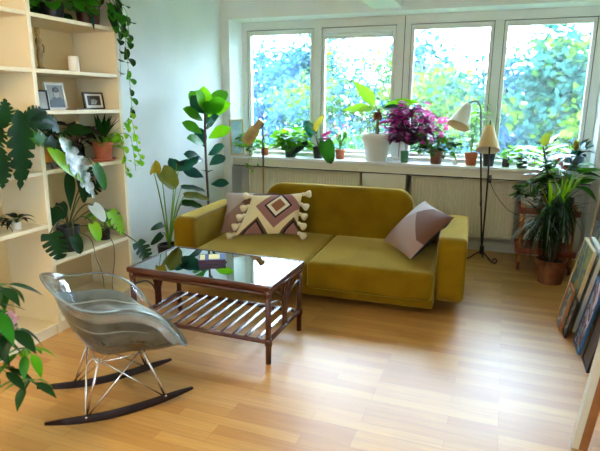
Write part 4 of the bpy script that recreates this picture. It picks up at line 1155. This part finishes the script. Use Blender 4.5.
F = MB(); S = MB(); bush(F, S, c, .15, .15, .2, 30, .13, .06, 'ovate', (0, 0, 1), seed=115, low=.1)
F.build('foliage', [leafmat('brown_purple_leaf', '2e1f17', '24241a', '5a3a24', .15), L_black], t); S.build('stems', M_wstem, t)
t = plant('terracotta pot on a saucer with upright leaves and lime trailing vine', (.30, -2.325, z))
q_ = MB(); q_.lathe([(0, 0), (.075, 0), (.09, .018), (.082, .018), (.07, .008), (0, .008)], (.30, -2.325, z), 24); q_.build('saucer', M_terra, t)
c = pot(t, .30, -2.325, z+.012, .075, .125, M_terra, .75, .25)
F = MB(); S = MB(); q = random.Random(121)
for k in range(9):
    a = q.uniform(0, 2*PI); F.leaf(c, (math.cos(a)*.35+.1, math.sin(a)*.35, 1), q.uniform(.2, .28), .05, 'lance', q.uniform(.1, .6), .3, mi=2, nu=7)
bush(F, S, c, .13, .13, .07, 26, .055, .042, 'heart', (0, 1), seed=123, low=-.7)
for k, pts in enumerate(([c, (.39, -2.24, 1.26), (.42, -2.17, 1.24), (.43, -2.15, 1.1), (.43, -2.14, .98)], [c, (.38, -2.2, 1.32), (.42, -2.15, 1.36), (.43, -2.13, 1.28), (.44, -2.11, 1.13), (.44, -2.08, 1.05)], [c, (.40, -2.27, 1.25), (.42, -2.25, 1.12), (.42, -2.24, 1.0), (.42, -2.23, .95)], [c, (.38, -2.2, 1.30), (.42, -2.14, 1.40), (.42, -2.12, 1.45)])):
    vine(F, S, pts, .065, .052, .042, (0, 0, 1), seed=125+k)
F.build('foliage', [L_lime, L_bright, L_dark], t); S.build('stems', M_stem, t)
# shelf 5 monstera
z = .484
t = plant('swiss cheese plant in a black pot on the lowest right shelf', (.26, -2.68, z), name='swiss_cheese_plant')
c = pot(t, .26, -2.68, z, .078, .17, M_potb, .85, 0)
F = MB(); S = MB()
for (tip, d, l, wd, mi, dr) in (((.46, -3.03, .70), (.55, -.1, -.75), .17, .18, 0, .3), ((.50, -2.27, .46), (.55, .15, -.75), .17, .16, 0, .3), ((.34, -2.87, .82), (.12, -.10, -.7), .12, .11, 0, .2), ((.30, -2.77, .83), (.12, .02, -.7), .11, .10, 0, .2), ((.42, -2.62, .67), (.5, -.1, -.8), .13, .10, 1, .3), ((.40, -2.78, .62), (.5, -.1, -.8), .13, .1, 0, .3),
        ((.28, -2.52, .86), (.4, .3, .3), .16, .12, 0, .6), ((.34, -2.60, .93), (.4, -.1, .3), .17, .12, 0, .6), ((.40, -2.42, .72), (.4, .2, -.7), .2, .13, 1, .4), ((.36, -2.54, .78), (.6, .1, -.6), .14, .11, 2, .4)):
    S.tube(bez(c, (c+V(tip))/2+V((.03, 0, .14)), tip, 9), .0045, 6)
    F.leaf(tip, d, l, wd, 'monstera' if l > .15 else 'heart', dr, .1, mi=mi, nu=9, up=(.85, -.2, .5))
for pts in ([c, (.42, -2.66, .58), (.46, -2.66, .45), (.47, -2.62, .30), (.45, -2.60, .12)], [(.30, -2.42, .58), (.42, -2.44, .50), (.46, -2.48, .38), (.46, -2.52, .22), (.45, -2.50, .1)]):
    S.tube(spline(pts, 6), .003, 6)
F.build('foliage', [L_dark, L_lime, L_silver], t); S.build('stems', leafmat('aerial_root', '4a5a2c', '5a4a30', '6a7a3c', .05), t)
t = plant('small black pot with hanging yellow green leaves at the right of the lowest shelf', (.28, -2.36, z))
c = pot(t, .28, -2.36, z, .045, .075, M_potb, .85, 0)
F = MB(); S = MB(); bush(F, S, c, .09, .10, .16, 16, .075, .05, 'heart', (0, 1), seed=131, low=-.1)
F.build('foliage', [L_lime, L_mid], t); S.build('stems', M_stem, t)
# left bay
z = 1.069
t = plant('large dark split leaf plant in a red pot on the left bay shelf', (.24, -3.26, z), name='split_leaf_plant')
c = pot(t, .24, -3.26, z, .085, .13, mat('red_glaze', '6a1a16', .35), .85, 0)
F = MB(); S = MB()
for (tip, d, l, wd, mi, dr) in (((.43, -3.13, 1.44), (.08, -.13, -1), .46, .17, 0, .15), ((.42, -3.12, 1.36), (.15, .8, .05), .27, .12, 0, .5), ((.40, -3.22, 1.34), (.25, .1, .9), .17, .11, 0, .4), ((.40, -3.12, 1.30), (.2, .8, -.15), .25, .11, 1, .5), ((.42, -3.26, 1.36), (.25, -.3, -.2), .25, .13, 0, .5), ((.40, -3.08, 1.40), (.2, .7, .2), .2, .10, 0, .7), ((.42, -3.28, 1.25), (.2, -.1, -.8), .24, .13, 0, .3), ((.42, -3.17, 1.28), (.15, .15, -.9), .25, .12, 0, .3)):
    S.tube(bez(c, (c+V(tip))/2+V((0, 0, .12)), tip, 7), .005, 6); F.leaf(tip, d, l, wd, 'split', dr, .12, mi=mi, up=(.9, -.1, .4))
F.build('foliage', [L_dark, L_mid], t); S.build('stems', M_stem, t)
z = .735
for (y, lb, sd_) in ((-3.12, 'small dark leaved plant at the right of the low left bay shelf', 141), (-3.27, 'small speckled plant at the left edge of the low left bay shelf', 143)):
    t = plant(lb, (.30, y, z)); c = pot(t, .30, y, z, .028, .045, M_potw if sd_ == 141 else M_potb, .85, 0)
    F = MB(); S = MB(); q = random.Random(sd_)
    for k in range(11):
        a = k*2.4; d = V((math.cos(a)*.7, math.sin(a)*.9, q.uniform(.2, 1.1))); F.leaf(c+d*.03, d, q.uniform(.08, .11), .04, 'lance', q.uniform(.8, 1.8), .3, mi=q.choice((0, 0, 1)), nu=6); S.tube([c, c+d*.035], .002, 5)
    F.build('foliage', [L_black, L_dark], t); S.build('stems', M_stem, t)

# ================================================================== FOREGROUND PLANT (left edge)
t = plant('umbrella tree with glossy leaves at the left edge of the foreground', (1.24, -4.24, 0), name='umbrella_tree')
c = pot(t, 1.24, -4.24, 0, .085, .10, M_terrad, .8)
F = MB(); S = MB(); FL = MB(); q = random.Random(151)
S.tube(spline([c, (1.235, -4.21, .15), (1.21, -4.19, .30), (1.16, -4.17, .55), (1.12, -4.13, .80)], 5), .013, 8)
def whorl(p, n, l, spread, mis, tilt=(0, 0, 0), seed=0):
    q2 = random.Random(seed); p = V(p)
    for k in range(n):
        a = 2*PI*k/n+q2.uniform(-.2, .2); d = V((math.cos(a), math.sin(a), -.55+q2.uniform(-.3, .3)))+V(tilt)
        b_ = p+d.normalized()*.035; S.tube([p, b_], .002, 5); ll = l*q2.uniform(.8, 1.15)
        F.leaf(b_, d, ll, ll*.42, 'ovate', q2.uniform(.3, .8), .15, mi=q2.choice(mis), nu=7)
for k, (p, n, l, mis) in enumerate((((1.24, -4.05, .84), 7, .15, (0,)), ((1.32, -3.97, .80), 8, .15, (0, 0, 1)), ((1.22, -4.02, .76), 8, .15, (0,)), ((1.30, -4.00, .72), 8, .16, (0, 0, 1)), ((1.34, -3.96, .62), 8, .15, (0,)), ((1.28, -4.02, .60), 8, .16, (0,)), ((1.38, -3.93, .52), 7, .13, (1, 1, 2)), ((1.33, -4.02, .47), 7, .14, (0, 0)), ((1.22, -4.08, .68), 8, .16, (0,)), ((1.42, -3.97, .41), 5, .12, (0, 1)))):
    p = (p[0]-.11, p[1]-.04, p[2]); S.tube(bez((1.19, -4.17, max(.3, p[2]-.2)), (V(p)+V((1.17, -4.17, p[2])))/2+V((0, 0, .04)), p, 6), .004, 6); whorl(p, n, l*.9, 1, mis, seed=161+k)
for (x, y, z_) in ((1.27, -4.0, .665), (1.25, -4.0, .68), (1.24, -3.99, .62)):
    FL = MB()
    for s5 in range(4): FL.leaf((x, y, z_), (math.cos(s5*PI/2)*.7, -.4, math.sin(s5*PI/2)*.7), .03, .025, 'round', .3, .2, nu=4)
    FL.build('flower', mat('pale_pink_petal', 'e8a8b0', .5, trans=.3, tcol='f0c0c8'), t)
F.build('foliage', [L_dark, L_mid, L_bright], t); S.build('stems', M_stem, t)

# ================================================================== GARDEN OUTSIDE
M_grass = mat('lawn_grass', '5f8a3c', .9, var=1, h2='4c7430', scale=1.2)
struct(B((-25, .45, -1.1), (30, 40, -1.0)).build('garden_ground', M_grass, smooth=False))
G_haze = leafmat('haze_blue_garden_leaf', '2a507a', '20426c', '35627f', .2, .7, 1, spec=.08)  # blue of distance haze put into the leaf colour
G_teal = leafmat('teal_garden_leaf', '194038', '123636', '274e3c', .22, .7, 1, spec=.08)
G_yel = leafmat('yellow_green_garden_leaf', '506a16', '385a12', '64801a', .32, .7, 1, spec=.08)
G_mid = leafmat('garden_leaf', '264c22', '1a3e22', '456826', .3, .7, 1, spec=.08)
M_bark = mat('tree_bark', '5a5248', .9, bump=20)
def tree(label, x, y, z0, rx, ry, rz, zc, n, leafs, mats, seed, clumps=40, spread=.3, trunk=True, name='garden_tree', cat='tree'):
    t = thing(name, label, cat, (x, y, z0), group='trees and shrubs outside the window')
    q = random.Random(seed); F = MB(); S = MB()
    cs = []
    for i in range(clumps):
        while True:
            p = V((q.uniform(-1, 1), q.uniform(-1, 1), q.uniform(-1, 1)))
            if p.length < 1: break
        p = p*(.55+.45*q.random())
        cs.append((V((x+p.x*rx, y+p.y*ry, zc+p.z*rz)), q.choice(range(len(mats))) if q.random() < .8 else 0))
    S.tube(spline([(x, y, z0), (x+.1, y, (z0+zc)/2), (x, y, zc+rz*.4)], 5), [.16*(1-.7*i/10) for i in range(11)], 8)
    for (cp, mi) in cs[:max(8, clumps//4)]: S.tube(bez((x, y, zc-rz*.5), (x, y, cp.z), cp, 5), .03, 5)
    n = int(n*1.6); leafs *= .88
    for i in range(n):
        cp, mi = q.choice(cs)
        p = cp + V((q.gauss(0, spread), q.gauss(0, spread), q.gauss(0, spread*.7)))
        d = V((q.uniform(-1, 1), q.uniform(-1, 1), q.uniform(-.8, .5))).normalized()
        sd = d.orthogonal().normalized(); sd = Matrix.Rotation(q.uniform(0, 6.28), 3, d) @ sd
        l = leafs*q.uniform(.6, 1.3); nn = d.cross(sd)
        F.add([p, p+d*l*.5+sd*l*.33-nn*l*.06, p+d*l, p+d*l*.5-sd*l*.33-nn*l*.06, p+d*l*.55+nn*l*.05], [(0, 1, 4), (1, 2, 4), (2, 3, 4), (3, 0, 4)], mi if q.random() < .85 else q.randrange(len(mats)))
    F.build('crown', mats, t); S.build('trunk', M_bark, t)
    return t
tree('tall haze blue tree seen through the leftmost pane', -3.0, 11.0, -1, 1.5, 1.2, 2.6, 1.9, 2600, .22, [G_haze, G_haze, G_teal], 201, 50)
tree('yellow green birch standing before the blue tree in the first pane', -1.4, 8.0, -1, 1.5, 1.2, 1.9, 1.1, 2000, .17, [G_yel, G_mid, G_haze], 203, 40, .28)
tree('loose yellow green tree filling the second pane', .5, 9.0, -1, 2.0, 1.5, 2.1, 1.2, 2800, .19, [G_yel, G_haze, G_mid], 205, 50, .3)
tree('broad haze blue tree behind the third pane', 2.9, 11.0, -1, 2.4, 1.6, 2.2, .9, 2600, .24, [G_haze, G_teal, G_haze], 207, 44, .35)
tree('slender yellow green tree between the third and second panes', 1.9, 7.0, -1, 1.3, 1.0, 1.6, .8, 1500, .16, [G_yel, G_mid, G_teal], 209, 36, .25)
tree('dense leafy tree close behind the rightmost pane', 4.0, 5.6, -1, 1.25, .9, 1.9, 1.3, 2600, .19, [G_teal, G_mid, G_teal, G_yel], 211, 60, .2)
tree('tall airy tree with sky gaps beyond the rightmost pane', 5.6, 9.0, -1, 2.2, 1.5, 2.8, 1.9, 2600, .22, [G_teal, G_haze, G_mid], 213, 46, .32)
tree('far blue hazy tree left of the garden', -5.6, 14.0, -1, 2.4, 1.6, 2.6, 1.6, 2200, .3, [G_haze, G_haze], 215, 40, .45)
tree('far blue hazy tree at the middle of the garden', .2, 15.0, -1, 3.0, 1.6, 2.6, 1.2, 2600, .32, [G_haze, G_haze, G_teal], 217, 46, .5)
tree('far blue hazy tree at the right of the garden', 6.5, 15.0, -1, 3.2, 1.6, 2.8, 1.4, 2600, .32, [G_haze, G_teal], 219, 46, .5)
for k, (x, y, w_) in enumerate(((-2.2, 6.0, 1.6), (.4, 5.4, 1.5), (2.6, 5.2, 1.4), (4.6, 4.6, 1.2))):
    tree(['low shrub below the first pane', 'low shrub below the second pane', 'low shrub below the third pane', 'low shrub below the rightmost pane'][k] + ' outside', x, y, -1, w_, .7, .95, .0, 1500, .16, [G_teal, G_haze, G_mid, G_yel], 231+k, 30, .22, name='garden_bush', cat='shrub')
